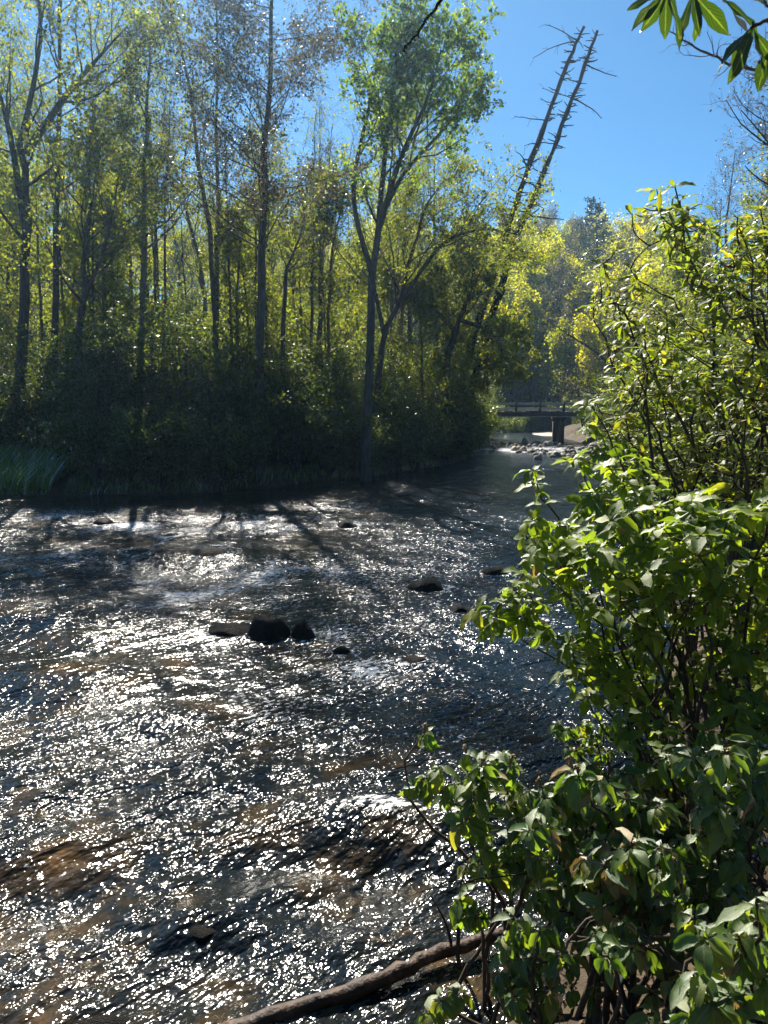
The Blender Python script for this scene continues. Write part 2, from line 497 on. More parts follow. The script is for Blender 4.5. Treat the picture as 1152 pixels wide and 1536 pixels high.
def water_mat():
    m, N, L = new_mat('river_water')
    tc = N.new('ShaderNodeTexCoord')

    def noise(scale, detail, sx, rot, rough=0.55):
        # elongated by sx along the direction rot (degrees from +X)
        mp = N.new('ShaderNodeMapping'); mp.vector_type = 'TEXTURE'
        mp.inputs['Rotation'].default_value = (0, 0, math.radians(rot)); mp.inputs['Scale'].default_value = (sx, 1, 1)
        L.new(tc.outputs['Object'], mp.inputs[0])
        n = N.new('ShaderNodeTexNoise'); n.inputs['Scale'].default_value = scale; n.inputs['Detail'].default_value = detail; n.inputs['Roughness'].default_value = rough
        L.new(mp.outputs[0], n.inputs[0])
        return n.outputs['Fac']
    bed = ramp(N, L, noise(0.9, 6, 1, 0, 0.7), [(0.38, (0.004, 0.007, 0.010)), (0.52, (0.009, 0.010, 0.009)), (0.6, (0.04, 0.026, 0.011)), (0.72, (0.11, 0.06, 0.02))])
    dp = N.new('ShaderNodeAttribute'); dp.attribute_name = 'deep_water'
    dm = N.new('ShaderNodeMix'); dm.data_type = 'RGBA'; L.new(dp.outputs['Fac'], dm.inputs[0]); L.new(bed, dm.inputs[6]); dm.inputs[7].default_value = (0.004, 0.012, 0.022, 1)
    pb = N.new('ShaderNodeBsdfPrincipled'); L.new(dm.outputs[2], pb.inputs['Base Color'])
    pb.inputs['IOR'].default_value = 1.333; pb.inputs['Roughness'].default_value = 0.15
    at = N.new('ShaderNodeAttribute'); at.attribute_name = 'rough_water'
    tot = None
    for sc_, det, sx, rot, amp in ((2.8, 1, 1.8, 42, 1.0), (7.0, 1, 1.9, 50, 0.46), (17.0, 1, 1.7, 46, 0.27), (38.0, 1, 1.4, 54, 0.10)):
        h = noise(sc_, det, sx, rot)
        a = N.new('ShaderNodeMath'); a.operation = 'MULTIPLY_ADD'; L.new(h, a.inputs[0]); a.inputs[1].default_value = amp
        if tot is None: a.inputs[2].default_value = 0.0
        else: L.new(tot, a.inputs[2])
        tot = a.outputs[0]
    b = N.new('ShaderNodeMath'); b.operation = 'MULTIPLY'; L.new(tot, b.inputs[0])
    mr = N.new('ShaderNodeMapRange'); L.new(at.outputs['Fac'], mr.inputs[0]); mr.inputs[3].default_value = 0.3; mr.inputs[4].default_value = 1.0
    L.new(mr.outputs[0], b.inputs[1])
    bp = N.new('ShaderNodeBump'); bp.inputs['Strength'].default_value = 1.0; bp.inputs['Distance'].default_value = 0.16
    L.new(b.outputs[0], bp.inputs['Height']); L.new(bp.outputs[0], pb.inputs['Normal'])
    # broken white water, lacy at its edges; its white also paints in sun glitter
    fa = N.new('ShaderNodeAttribute'); fa.attribute_name = 'white_water_glitter'
    fn = noise(20, 6, 1.5, 46, 0.72)
    f1 = N.new('ShaderNodeMath'); f1.operation = 'MULTIPLY_ADD'; L.new(fa.outputs['Fac'], f1.inputs[0]); f1.inputs[1].default_value = 0.72
    fc = N.new('ShaderNodeMath'); fc.operation = 'MULTIPLY_ADD'; L.new(fn, fc.inputs[0]); fc.inputs[1].default_value = 2.2; fc.inputs[2].default_value = -0.66; L.new(fc.outputs[0], f1.inputs[2])
    f2 = N.new('ShaderNodeMapRange'); L.new(f1.outputs[0], f2.inputs[0])
    f2.inputs[1].default_value = 0.72; f2.inputs[2].default_value = 0.88; f2.inputs[3].default_value = 0.0; f2.inputs[4].default_value = 0.85
    fd = N.new('ShaderNodeBsdfPrincipled'); fd.inputs['Base Color'].default_value = (0.72, 0.73, 0.74, 1); fd.inputs['Roughness'].default_value = 0.35
    L.new(bp.outputs[0], fd.inputs['Normal'])
    mxs = N.new('ShaderNodeMixShader'); L.new(f2.outputs[0], mxs.inputs[0]); L.new(pb.outputs[0], mxs.inputs[1]); L.new(fd.outputs[0], mxs.inputs[2])
    o = N.new('ShaderNodeOutputMaterial'); L.new(mxs.outputs[0], o.inputs[0])
    return m


M['water'] = water_mat()

# ------------------------------------------------------------------ setting: ground, river, sandbar
LEFT = np.array([(-300, 17), (-40, 19), (-20, 20.3), (-10.5, 21), (-5.2, 21.8), (-2.6, 24.0), (0.2, 27.5), (2.6, 31.5), (4.2, 37), (5.3, 44), (6.0, 54), (5.0, 62), (0, 68), (-12, 75), (-40, 84)], float)
RIGHT = np.array([(-300, -3), (-40, 0.3), (-6, 1.6), (-1.8, 2.25), (0.0, 2.6), (0.75, 3.15), (1.35, 4.1), (2.3, 6), (3.6, 9.2), (5.4, 14.5), (7.6, 22), (9.6, 31), (11.6, 42), (12.4, 50), (12.6, 57), (13.5, 64), (11, 71), (5, 76), (-8, 82), (-40, 92)], float)


def sdist(x, y, poly, side):
    best = np.full(np.shape(x), 1e9); sg = np.zeros(np.shape(x))
    for (ax, ay), (bx, by) in zip(poly[:-1], poly[1:]):
        dx, dy = bx - ax, by - ay
        t = np.clip(((x - ax) * dx + (y - ay) * dy) / (dx * dx + dy * dy), 0, 1)
        ex, ey = x - ax - t * dx, y - ay - t * dy
        d = np.hypot(ex, ey)
        c = dx * (y - ay) - dy * (x - ax)
        u = d < best - 1e-9
        best = np.where(u, d, best); sg = np.where(u, np.sign(c), sg)
    return best * sg * side


def sp(x, k=3.0):
    return np.where(x / k > 20, x, k * np.log1p(np.exp(np.clip(x / k, -30, 20))))


def height(x, y):
    x = np.asarray(x, float); y = np.asarray(y, float)
    dl = sdist(x, y, LEFT, 1.0); dr = sdist(x, y, RIGHT, -1.0)
    hl = np.interp(dl, [-4, -1.2, 0, 0.5, 2, 8, 30], [-0.6, -0.4, -0.03, 0.22, 0.55, 0.9, 1.4])
    hr = np.interp(dr, [-4, -1.0, 0, 0.5, 1.5, 3.0, 10], [-0.6, -0.35, -0.03, 0.22, 0.55, 0.95, 1.3])
    hill_l = 0.17 * sp(dl - 12, 4)
    hill_r = 0.24 * sp(dr - 8, 3)
    far = 0.50 * sp(y - 70, 4)
    h = np.maximum(hl, hr)
    land = sstep(0, 8, np.maximum(dl, dr))
    hill = np.maximum(np.maximum(np.where(dl > 0, hill_l, 0), np.where(dr > 0, hill_r, 0)), far * land)
    hill = 18.5 * np.tanh(hill / 18.5)
    n = fbm(x * 0.35, y * 0.35, 3, 4) * 0.10 * sstep(-1, 1.5, np.maximum(dl, dr)) + fbm(x * 0.05, y * 0.05, 9, 3) * 0.8 * land
    return h + hill + n


def hz(x, y):
    return float(height(np.array([x]), np.array([y]))[0])


def grid_mesh(name, X, Y, Z, mat):
    ny, nx = X.shape
    idx = np.arange(nx * ny).reshape(ny, nx)
    q = np.stack([idx[:-1, :-1], idx[:-1, 1:], idx[1:, 1:], idx[1:, :-1]], -1).reshape(-1, 4)
    a = Acc(); a.add(np.stack([X, Y, Z], -1), q=q)
    return a.build(name, mat)


gx = np.concatenate([np.linspace(-200, -32, 36), np.arange(-31, 31, 0.4), np.linspace(32, 200, 36)])
gy = np.concatenate([np.linspace(-60, -3, 12), np.arange(-2.5, 62, 0.35), np.linspace(62.5, 200, 70)])
GX, GY = np.meshgrid(gx, gy)
ground = grid_mesh('ground', GX, GY, height(GX, GY), M['ground'])
tag(ground, 'brown leaf littered ground of the banks and wooded hills', kind='structure')


ROCKPX = [(396, 960, 60), (455, 960, 36), (345, 952, 86), (642, 886, 62), (520, 792, 36), (512, 982, 36), (620, 996, 44), (800, 942, 60), (745, 862, 46), (155, 788, 36), (310, 838, 90), (205, 840, 50), (250, 812, 40)]


def river():
    ny, nx = 640, 420
    r = np.geomspace(1.6, 88, ny)
    s = np.linspace(-0.95, 0.62, nx)
    Yg = np.repeat(r[:, None], nx, 1)
    Xg = s[None, :] * Yg + (s[None, :] * 2.5)
    dyc = np.gradient(r)[:, None]
    al = math.radians(58)
    u = Xg * math.cos(al) + Yg * math.sin(al); w = -Xg * math.sin(al) + Yg * math.cos(al)
    # how broken the surface is: riffles and smooth tongues between them
    act = 0.62 + 1.5 * fbm(Xg * 0.3 + 4, Yg * 0.24, 21, 4)
    calm = sstep(-0.5, 3.5, Xg - (Yg - 12) * 0.02) * sstep(9, 15, Yg)         # blue pool on the right
    act = act * (1 - 0.4 * calm) + 0.5 * calm
    act = act + 0.9 * np.exp(-((Yg - (39 + 0.35 * (Xg - 6))) / 3.5) ** 2)   # stony riffle below the bridge
    near = sstep(10, 4, Yg)
    act = act + 0.25 * near + 0.35 * sstep(8, 12, Yg) * sstep(21.5, 19.5, Yg) * (1 - calm)
    for (px, py, rx, ry) in ((70, 960, 1.5, 1.3), (120, 1330, 0.45, 0.32), (470, 800, 1.6, 1.0), (420, 1310, 0.5, 0.2), (60, 1010, 0.8, 0.5), (480, 1130, 0.5, 0.4), (300, 1500, 0.4, 0.14), (620, 1060, 0.6, 0.6), (350, 750, 4.0, 0.8)):
        g = G(px, py)
        act = act * (1 - 0.75 * np.exp(-((Xg - g[0]) / rx) ** 2 - ((Yg - g[1]) / ry) ** 2))
    act = np.clip(act, 0.10, 1.3)
    Z = np.zeros_like(Xg)
    for lam, amp, sd, ani in ((2.4, 0.030, 1, 0.7), (1.1, 0.028, 2, 0.6), (0.5, 0.020, 3, 0.6), (0.24, 0.012, 4, 0.65), (0.12, 0.006, 5, 0.7), (0.065, 0.003, 6, 0.8)):
        ok = sstep(1.6, 3.2, lam / dyc)
        n = gnoise(u / lam + 1.3 * gnoise(u / lam / 3, w / lam / 3, sd + 50), w / lam * ani, sd)
        Z += amp * ok * (0.35 - 1.3 * np.abs(n) + 0.6 * n) * act
    crest = sstep(-0.005, 0.035, Z)
    foam_glitter = np.zeros_like(Z)  # foam of riffles and rocks, the wide patches also standing in for sun glitter
    for (px, py, rx, ry, amt) in ((300, 790, 3.4, 1.6, 0.9), (130, 775, 3.2, 1.3, 0.8), (440, 860, 2.6, 1.6, 0.8), (330, 890, 1.6, 1.2, 0.8), (520, 945, 1.2, 0.8, 0.7), (560, 1010, 1.1, 0.6, 0.7), (420, 1050, 1.0, 0.7, 0.5),
                                  (470, 760, 2.6, 1.2, 0.6), (640, 815, 1.6, 1.0, 0.5), (720, 930, 0.9, 0.5, 0.4), (600, 1228, 0.5, 0.12, 0.9), (700, 1090, 0.5, 0.3, 0.35), 
                                  (800, 675, 5.0, 3.0, 1.0), (30, 840, 2.5, 1.2, 0.6)):
        g = G(px, py)
        foam_glitter = np.maximum(foam_glitter, amt * np.exp(-((Xg - g[0]) / rx) ** 2 - ((Yg - g[1]) / ry) ** 2))
    for (px, py, wpx) in ROCKPX:
        g = G(px, py); w = wpx * g[1] / FPX * 0.5
        dx = Xg - g[0]; dy = Yg - g[1] - w * 0.4
        q = np.hypot(dx, dy) / w
        foam_glitter = np.maximum(foam_glitter, 0.85 * np.exp(-((q - 1.0) / 0.35) ** 2))
        tail = np.exp(-((dx + 0.45 * dy * 0) / (w * 0.9)) ** 2) * sstep(0, -w, dy) * sstep(-6 * w, -1.5 * w, dy)
        foam_glitter = np.maximum(foam_glitter, 0.5 * tail)
        Z += 0.02 * np.exp(-((q - 1.1) / 0.4) ** 2)
    foam_glitter = np.clip(foam_glitter * (0.55 + 0.6 * crest) * (0.7 + 0.8 * fbm(Xg * 1.3, Yg * 0.9, 77, 3)), 0, 1)
    # standing waves and humps over sunken rocks
    for (px, py, rad, hgt) in ((95, 1290, 0.30, 0.07), (300, 1385, 0.16, 0.05), (610, 1250, 0.34, 0.10), (520, 1230, 0.3, 0.07), (470, 1325, 0.15, 0.05), (60, 920, 0.9, 0.10), (20, 1000, 0.6, 0.08),
                               (310, 830, 1.1, 0.10), (200, 838, 0.6, 0.09), (250, 808, 0.7, 0.08), (60, 860, 0.9, 0.09), (130, 960, 0.35, 0.07), (240, 1075, 0.3, 0.06), (130, 1018, 0.5, 0.07), (540, 1165, 0.4, 0.04)):
        g = G(px, py)
        dx = Xg - g[0]; dy = Yg - g[1]
        Z += hgt * np.exp(-((dx / (rad * 1.5)) ** 2 + (dy / rad) ** 2)) - 0.6 * hgt * np.exp(-((dx / (rad * 1.6)) ** 2 + ((dy + 1.5 * rad) / rad) ** 2))
    o = grid_mesh('river', Xg, Yg, Z, M['water'])
    at = o.data.attributes.new('rough_water', 'FLOAT', 'POINT')
    at.data.foreach_set('value', np.clip(act, 0, 1).ravel().astype(np.float32))
    at = o.data.attributes.new('deep_water', 'FLOAT', 'POINT')
    at.data.foreach_set('value', (sstep(-1.5, 1.5, Xg - (Yg - 8) * 0.02) * sstep(4, 7, Yg)).ravel().astype(np.float32))
    at = o.data.attributes.new('white_water_glitter', 'FLOAT', 'POINT')
    at.data.foreach_set('value', foam_glitter.ravel().astype(np.float32))
    tag(o, 'shallow rippling river glittering in the sun', kind='structure')


river()

# sandbar right of the bridge pier
def sandbar():
    xs = np.linspace(9.2, 20, 50); ys = np.linspace(50, 70, 60)
    X, Y = np.meshgrid(xs, ys)
    cx, cy = 16.2, 60.0
    d = ((X - cx) / 4.6) ** 2 + ((Y - cy) / 6.5) ** 2 + 0.35 * fbm(X * 0.4, Y * 0.4, 5, 3)
    Z = 0.20 * (1 - d) + 0.03 * fbm(X * 2, Y * 2, 6, 3)
    Z = np.maximum(Z, -0.3)
    o = grid_mesh('sandbar', X, Y, Z, M['sand'])
    tag(o, 'pale sandy bar on the river bank beyond the bridge', kind='structure')


sandbar()


# ------------------------------------------------------------------ rocks
def rock_mesh(name, seed, mat, sub=3, rough=0.28):
    import bmesh
    bm = bmesh.new()
    bmesh.ops.create_icosphere(bm, subdivisions=sub, radius=1.0)
    r = np.random.default_rng(seed)
    planes = nrm(r.normal(size=(9, 3))); offs = 0.68 + 0.3 * r.random(9)
    for v in bm.verts:
        c = np.array(v.co)
        for p, o in zip(planes, offs):
            d = c @ p - o
            if d > 0: c = c - p * d * 0.65
        k = 1 + rough * 0.35 * math.sin(c[0] * 5 + seed) * math.sin(c[1] * 4.3 + seed * 2) + rough * 0.2 * math.sin(c[2] * 9 + seed) * math.sin(c[0] * 8.1)
        v.co = Vector(c * k)
    me = bpy.data.meshes.new(name); bm.to_mesh(me); bm.free()
    me.polygons.foreach_set('use_smooth', np.ones(len(me.polygons), bool))
    me.materials.append(mat)
    return me


rocks = [rock_mesh('river_rock', 10 + i, M['rock_wet']) for i in range(6)]
stones = [rock_mesh('river_stone', 30 + i, M['rock_dry'], 2) for i in range(5)]


def place_rock(px, py, wpx, hpx, label, k=0, group=None, lens=1.0, name='river_rock', meshes=rocks, sink=0.35, rz=None):
    """rock whose waterline sits at pixel (px,py); wpx, hpx = width and visible height in photo pixels"""
    g = G(px, py)
    s = g[1] / FPX
    w = wpx * s / 2; h = hpx * s
    o = link(name, meshes[k % len(meshes)])
    hh = h / (1 - sink)
    o.location = (g[0], g[1] + w * 0.4 * lens, h - hh * 0.9)
    o.scale = (w * 1.05, w * 0.8 * lens, hh * 0.95)
    o.rotation_euler = (0, 0, 0) if rz is None else (0, 0, rz)
    tag(o, label, 'rock' if name == 'river_rock' else 'stone', group)
    return o


RK = 'dark rocks breaking the surface of the rapids'
place_rock(398, 960, 70, 33, 'black pointed boulder, left one of the close pair amid the glitter', 0, RK)
place_rock(455, 960, 42, 28, 'black rounded boulder, right one of the close pair amid the glitter', 1, RK)
place_rock(345, 952, 86, 13, 'long low black rock touching the pointed boulder in midstream', 2, RK)
place_rock(642, 886, 62, 15, 'dark brown hump rock where glitter meets the blue water', 3, RK)
place_rock(520, 792, 36, 10, 'small dark rock far out in the upper rapids near the smooth patch', 4, RK)
place_rock(512, 982, 36, 12, 'small ribbed dark rock just downstream of the boulder pair', 5, RK)
place_rock(620, 996, 44, 9, 'low dark rock right of the ribbed rock in midstream', 0, RK)
place_rock(800, 942, 60, 11, 'dark low rock in blue water behind the hanging leaf sprig', 2, RK)
place_rock(690, 918, 40, 9, 'flat wet rock barely showing left of the hanging leaf sprig', 4, RK)
place_rock(745, 862, 46, 10, 'flat dark rock in the blue water below the bridge pool', 3, RK)
place_rock(155, 788, 36, 10, 'small black rock at the far left of the upper rapids', 1, RK)
place_rock(310, 838, 90, 16, 'wide low dark rock across the upper rapids', 5, RK)
place_rock(205, 840, 50, 10, 'flat dark rock left of the wide low rock', 2, RK)
place_rock(250, 812, 40, 9, 'little flat dark rock upstream of the wide low rock', 3, RK)
place_rock(300, 1410, 58, 12, 'round sunken dark stone under the near ripples', 0, RK, sink=0.5)
place_rock(600, 1262, 120, 14, 'broad dark ledge rock with water curling over it by the shrub', 3, RK, sink=0.55)
place_rock(800, 1118, 60, 9, 'low dark rock under the overhanging leaves near the right bank', 5, RK)
place_rock(130, 1560, 190, 9, 'big dark wet rock at the near water edge', 3, RK, sink=0.6, lens=0.6)
# stones of the bar below the bridge
rr = np.random.default_rng(5)
for i in range(110):
    t = rr.random()
    px = 690 + 230 * t; py = 666 + 18 * t + rr.normal() * 5.5
    if py < 655 or py > 696: continue
    w = 7 + 11 * rr.random() ** 2
    place_rock(px, py, w, w * (0.35 + 0.3 * rr.random()), 'pale rounded stone in the riffle below the bridge', i, 'pale stones in the riffle below the bridge', name='river_stone', meshes=stones, sink=0.3, rz=rr.random() * 6)


# ------------------------------------------------------------------ bridge
def box(acc, c, s, mat=0, bev=0.0):
    c = np.asarray(c, float); h = np.asarray(s, float) / 2
    v = np.array([(x, y, z) for x in (-1, 1) for y in (-1, 1) for z in (-1, 1)], float) * h + c
    acc.add(v, q=[(0, 1, 3, 2), (4, 6, 7, 5), (0, 4, 5, 1), (2, 3, 7, 6), (0, 2, 6, 4), (1, 5, 7, 3)], mat=mat)


def bridge():
    Yb = 48.0
    s = Yb / FPX
    zt = P(800, 604, Yb)[2]; zd = P(800, 617, Yb)[2]; zg = P(800, 624.5, Yb)[2]
    xa = P(690, 620, Yb)[0]; xb = P(985, 620, Yb)[0]
    root = thing('footbridge', 'low wooden footbridge with post and rail sides crossing the river', 'bridge', (P(843, 620, Yb)[0], Yb, zg))

    def part(name, boxes, mat):
        a = Acc()
        for c, sz in boxes: box(a, c, sz)
        return a.build(name, mat, root, smooth=False)
    wd = 1.7
    xm = (xa + xb) / 2; L = xb - xa
    for yy in (Yb, Yb + wd):
        part('girder', [((xm, yy, zg + (zd - zg) / 2 - 0.02), (L, 0.12, zd - zg - 0.06))], M['steel'])
        part('flange', [((xm, yy, zg - 0.01), (L, 0.26, 0.045))], M['wood_rail'])
        part('rail', [((xm, yy + 0.085, zt - 0.085), (L, 0.05, 0.16))], M['wood_rail'])
        part('rail', [((xm, yy + 0.085, zd + 0.15), (L, 0.05, 0.15))], M['wood_rail'])
        k = -1
        x = P(738, 620, Yb)[0]
        while x < xb:
            part('post', [((x, yy, (zt + zd) / 2 + 0.0), (0.13, 0.10, zt - zd + 0.14))], M['wood_bridge'])
            x += 35.6 * s
    n = int(L / 0.16)
    for i in range(n):
        part('plank', [((xa + (i + 0.5) * L / n, Yb + wd / 2, zd + 0.035 + 0.004 * random.random()), (L / n - 0.012, wd - 0.13, 0.045))], M['wood_bridge'])
    xp = P(842, 640, Yb)[0]
    for yy in (Yb + 0.05, Yb + wd - 0.05):
        part('pier', [((xp, yy, zg / 2 - 0.4), (0.34, 0.3, zg + 0.76))], M['wood_bridge'])
    part('pier_cap', [((xp, Yb + wd / 2, zg - 0.11), (0.42, wd + 0.5, 0.16))], M['wood_bridge'])
    part('abutment', [((xb + 0.5, Yb + wd / 2, zg - 0.7), (1.4, wd + 0.8, 1.9))], M['rock_wet'])


bridge()


# ------------------------------------------------------------------ trees
def leafset(acc, Pl, per, size, jitter, r, tmpl=LEAF2, t0=0.15, mat=0, upn=0.6, hang=0.25):
    N, m, _ = Pl.shape
    par = np.repeat(np.arange(N), per); K = len(par)
    t = t0 + (1 - t0) * r.random(K)
    s = t * (m - 1); i = np.minimum(s.astype(int), m - 2); f = (s - i)[:, None]
    p = Pl[par, i] * (1 - f) + Pl[par, i + 1] * f + r.normal(size=(K, 3)) * jitter
    y = nrm(r.normal(size=(K, 3)) + np.array([0, 0, -hang]))
    z = r.normal(size=(K, 3)) + np.array([0, 0, upn * 2])
    scatter(acc, tmpl, p, frames(y, z), size * (0.6 + 0.8 * r.random(K)), mat)


def tree(name, label, cat, path, r0, seed, l1=14, t1=(0.35, 0.98), len1=3.0, ang1=0.9, up1=0.12, l2=7, len2=1.2, l3=5, len3=0.45, leaves=5, lsize=0.08, jit=0.05,
         leafm='spring', bark='bark', twig='twig', group=None, rtip=0.12, limbs=True, fall1=0.55, flat1=0.0, wander=0.2, extra=None, ang2=0.8, up2=0.08, trunk_k=9, mtr=16, tleaf0=0.15, rfac1=0.5):
    r = np.random.default_rng(seed)
    tr = smooth_path(path, mtr)
    base = tr[0].copy()
    tr[1:-1] += r.normal(size=(mtr - 2, 3)) * r0 * 0.25
    root = thing(name, label, cat, base, group)
    R = r0 * (1 - (1 - rtip) * np.linspace(0, 1, mtr) ** 0.9)
    R[0] *= 1.35; R[1] *= 1.08
    trs = tr[None]; Rs = R[None]
    a = Acc(); tubes(a, trs, Rs, trunk_k)
    forks = [smooth_path(p, mtr) for p in (extra or [])]
    for f in forks:
        tubes(a, f[None], (r0 * 0.62 * (1 - 0.85 * np.linspace(0, 1, mtr)))[None], trunk_k - 2)
    a.build('trunk', M[bark], root)
    par = np.concatenate([trs] + [f[None] for f in forks]); pr = np.concatenate([Rs] + [(r0 * 0.62 * (1 - 0.85 * np.linspace(0, 1, mtr)))[None] for f in forks])
    b1, r1, ln1 = sprout(par, pr, l1, t1[0], t1[1], len1, ang1, 9, rfac1, up1, wander * 0.6, 0.2, fall1, r, flat1, 0.008)
    if limbs:
        for i in range(len(b1)):
            a = Acc(); tubes(a, b1[i:i + 1], r1[i:i + 1], 5); a.build('limb', M[bark], root)
    tw = Acc()
    if not limbs: tubes(tw, b1, r1, 4)
    b2, r2, ln2 = sprout(b1, r1, l2, 0.15, 1.0, np.maximum(len2 * ln1 / max(len1, .1), len2 * 0.5), ang2, 6, 0.55, up2, wander, 0.25, 0.4, r, 0.2, 0.006)
    tubes(tw, b2, r2, 3)
    b3, r3, ln3 = sprout(b2, r2, l3, 0.1, 1.0, len3, 0.75, 4, 0.6, 0.05, wander, 0.35, 0.3, r, 0.1, 0.004)
    tubes(tw, b3, r3, 3)
    o = tw.build('twigs', M[twig], root)
    if leaves:
        lf = Acc(); leafset(lf, b3, leaves, lsize, jit, r, t0=tleaf0)
        o = lf.build('leaves', M[leafm], root); o['kind'] = 'stuff'
    return root


def gp(px, Y, dx=0, z=-0.05):
    """ground point under pixel column px at distance Y"""
    x = (px - 576.0) / FPX * (Y + 0)
    return np.array([x + dx, Y, hz(x + dx, Y) + z])


def pathpx(Y, base_px, pts, z=-0.1):
    return [gp(base_px, Y, z=z)] + [P(a, b, Y) for a, b in pts]


# (single trees first, then the wood)
# the trees one can tell apart on the far bank
tree('budding_tree', 'big dark forked tree at the left edge of the far bank', 'tree', pathpx(24, 28, [(34, 520), (40, 330), (38, 220), (55, 60), (80, -120)]), 0.20, 1, l1=12, len1=4.0, l2=8, l3=6,
     leaves=4, lsize=0.10, extra=[[P(40, 350, 24), P(10, 180, 24.5), P(-40, 20, 25)], [P(38, 230, 24), P(110, 130, 23.5), P(190, 40, 23)]])
tree('budding_tree', 'slender straight tree just right of the forked tree', 'tree', pathpx(25.5, 85, [(84, 400), (88, 200), (95, -60), (100, -160)]), 0.13, 2, l1=14, len1=2.6, l2=7, l3=5, leaves=4, lsize=0.09)
tree('budding_tree', 'round topped bushy green tree in the left part of the far bank', 'tree', pathpx(23, 118, [(122, 450), (132, 330), (135, 240), (140, 170)]), 0.12, 3, l1=15, t1=(0.2, 1), len1=3.0, l2=7, l3=6, leaves=6, lsize=0.10, jit=0.04, tleaf0=0.3, extra=[[P(118, 470, 23), P(160, 360, 22.6), P(180, 250, 22.3)]])
tree('budding_tree', 'pale trunked tree with yellowish top on the far bank', 'tree', pathpx(25, 215, [(215, 420), (218, 260), (222, 120), (226, 60)]), 0.13, 4, l1=20, t1=(0.3, 1), len1=2.4, l2=8, l3=6, leaves=7, lsize=0.085, bark='bark_pale')
tree('budding_tree', 'leaning tree with one long diagonal trunk reaching the top left sky', 'tree', pathpx(26, 330, [(318, 400), (300, 250), (282, 120), (250, -20), (232, -100)]), 0.10, 5, l1=10, t1=(0.4, 1), len1=2.6, l2=6, l3=5, leaves=4, lsize=0.08)
tree('budding_tree', 'tall pale tree left of the feathery tree', 'tree', pathpx(27, 322, [(324, 420), (326, 250), (326, 80), (322, -120)]), 0.11, 6, l1=16, t1=(0.35, 1), len1=2.6, l2=7, l3=5, leaves=3, lsize=0.08, bark='bark_pale', ang1=0.7)
tree('feathery_tree', 'tallest straight trunked tree with feathery grey brown twigs', 'tree', pathpx(24, 388, [(392, 440), (397, 280), (405, 120), (412, -40), (418, -190)]), 0.155, 7, l1=60, t1=(0.25, 1), len1=4.2, ang1=1.15, up1=0.05, flat1=0.5,
     l2=13, len2=1.5, l3=8, len3=0.45, leaves=5, lsize=0.075, jit=0.05, rfac1=0.27, leafm='tuft', twig='twig_red', fall1=0.5)
tree('budding_tree', 'small crooked tree right of the feathery trunk', 'tree', pathpx(25, 424, [(426, 450), (432, 400), (452, 350), (456, 290)]), 0.09, 8, l1=12, len1=1.8, l2=6, l3=5, leaves=3, lsize=0.08)
for i, (bx, tx, ty, Y, lb) in enumerate(((466, 474, 170, 29, 'leftmost thin stem of the bare sapling clump'), (480, 498, 190, 30, 'middle thin stem of the bare sapling clump'), (492, 528, 215, 29, 'rightmost leaning stem of the bare sapling clump'))):
    tree('sapling', lb, 'sapling', pathpx(Y, bx, [(bx + 2, 430), ((bx + tx) / 2, 320), (tx, ty)]), 0.075, 20 + i, l1=14, t1=(0.3, 1), len1=1.6, ang1=0.5, up1=0.2, l2=6, l3=4, leaves=2, lsize=0.07, group='thin saplings between the feathery tree and the maple')
tree('leafy_tree', 'bright green leafy tree with dense rounded crown against the sky', 'tree', pathpx(25, 548, [(556, 470), (568, 340), (578, 230), (592, 120), (602, 55)]), 0.16, 9, l1=11, t1=(0.35, 1), len1=2.9, ang1=0.75, up1=0.10, l2=8, len2=1.3, l3=6, len3=0.45,
     leaves=8, lsize=0.11, jit=0.035, tleaf0=0.35, leafm='maple', extra=[[P(560, 420, 25), P(530, 290, 25.4), P(556, 150, 25.5), P(570, 60, 25.6)], [P(566, 350, 25), P(600, 240, 24.6), P(640, 150, 24.4), P(662, 75, 24.3)], [P(568, 330, 25), P(606, 260, 25.4), P(660, 200, 25.6), P(690, 165, 25.7)]])
tree('leafy_tree', 'arching tree with bare spreading branches left of the leaning dead trunks', 'tree', pathpx(29, 560, [(572, 520), (600, 450), (618, 380), (640, 310), (668, 268)]), 0.14, 10, l1=14, t1=(0.3, 1), len1=3.2, ang1=0.75, up1=0.06, l2=9, len2=1.2, l3=6, leaves=6, lsize=0.09,
     extra=[[P(590, 470, 29), P(660, 370, 28.4), P(720, 345, 28), P(770, 350, 27.8)], [P(575, 500, 29), P(560, 400, 29.4), P(585, 300, 29.6)]], twig='twig')
tree('leafy_tree', 'dark bent tree with a low branch bowing down toward the bridge', 'tree', pathpx(33, 668, [(670, 560), (688, 480), (706, 440), (708, 390), (694, 340)]), 0.17, 11, l1=16, t1=(0.25, 1), len1=2.0, ang1=0.9, l2=8, l3=6, leaves=10, lsize=0.11,
     extra=[[P(690, 480, 33), P(730, 495, 32.5), P(752, 525, 32.2), P(750, 560, 32)], [P(684, 500, 33), P(645, 455, 33.2), P(620, 430, 33.4)]])


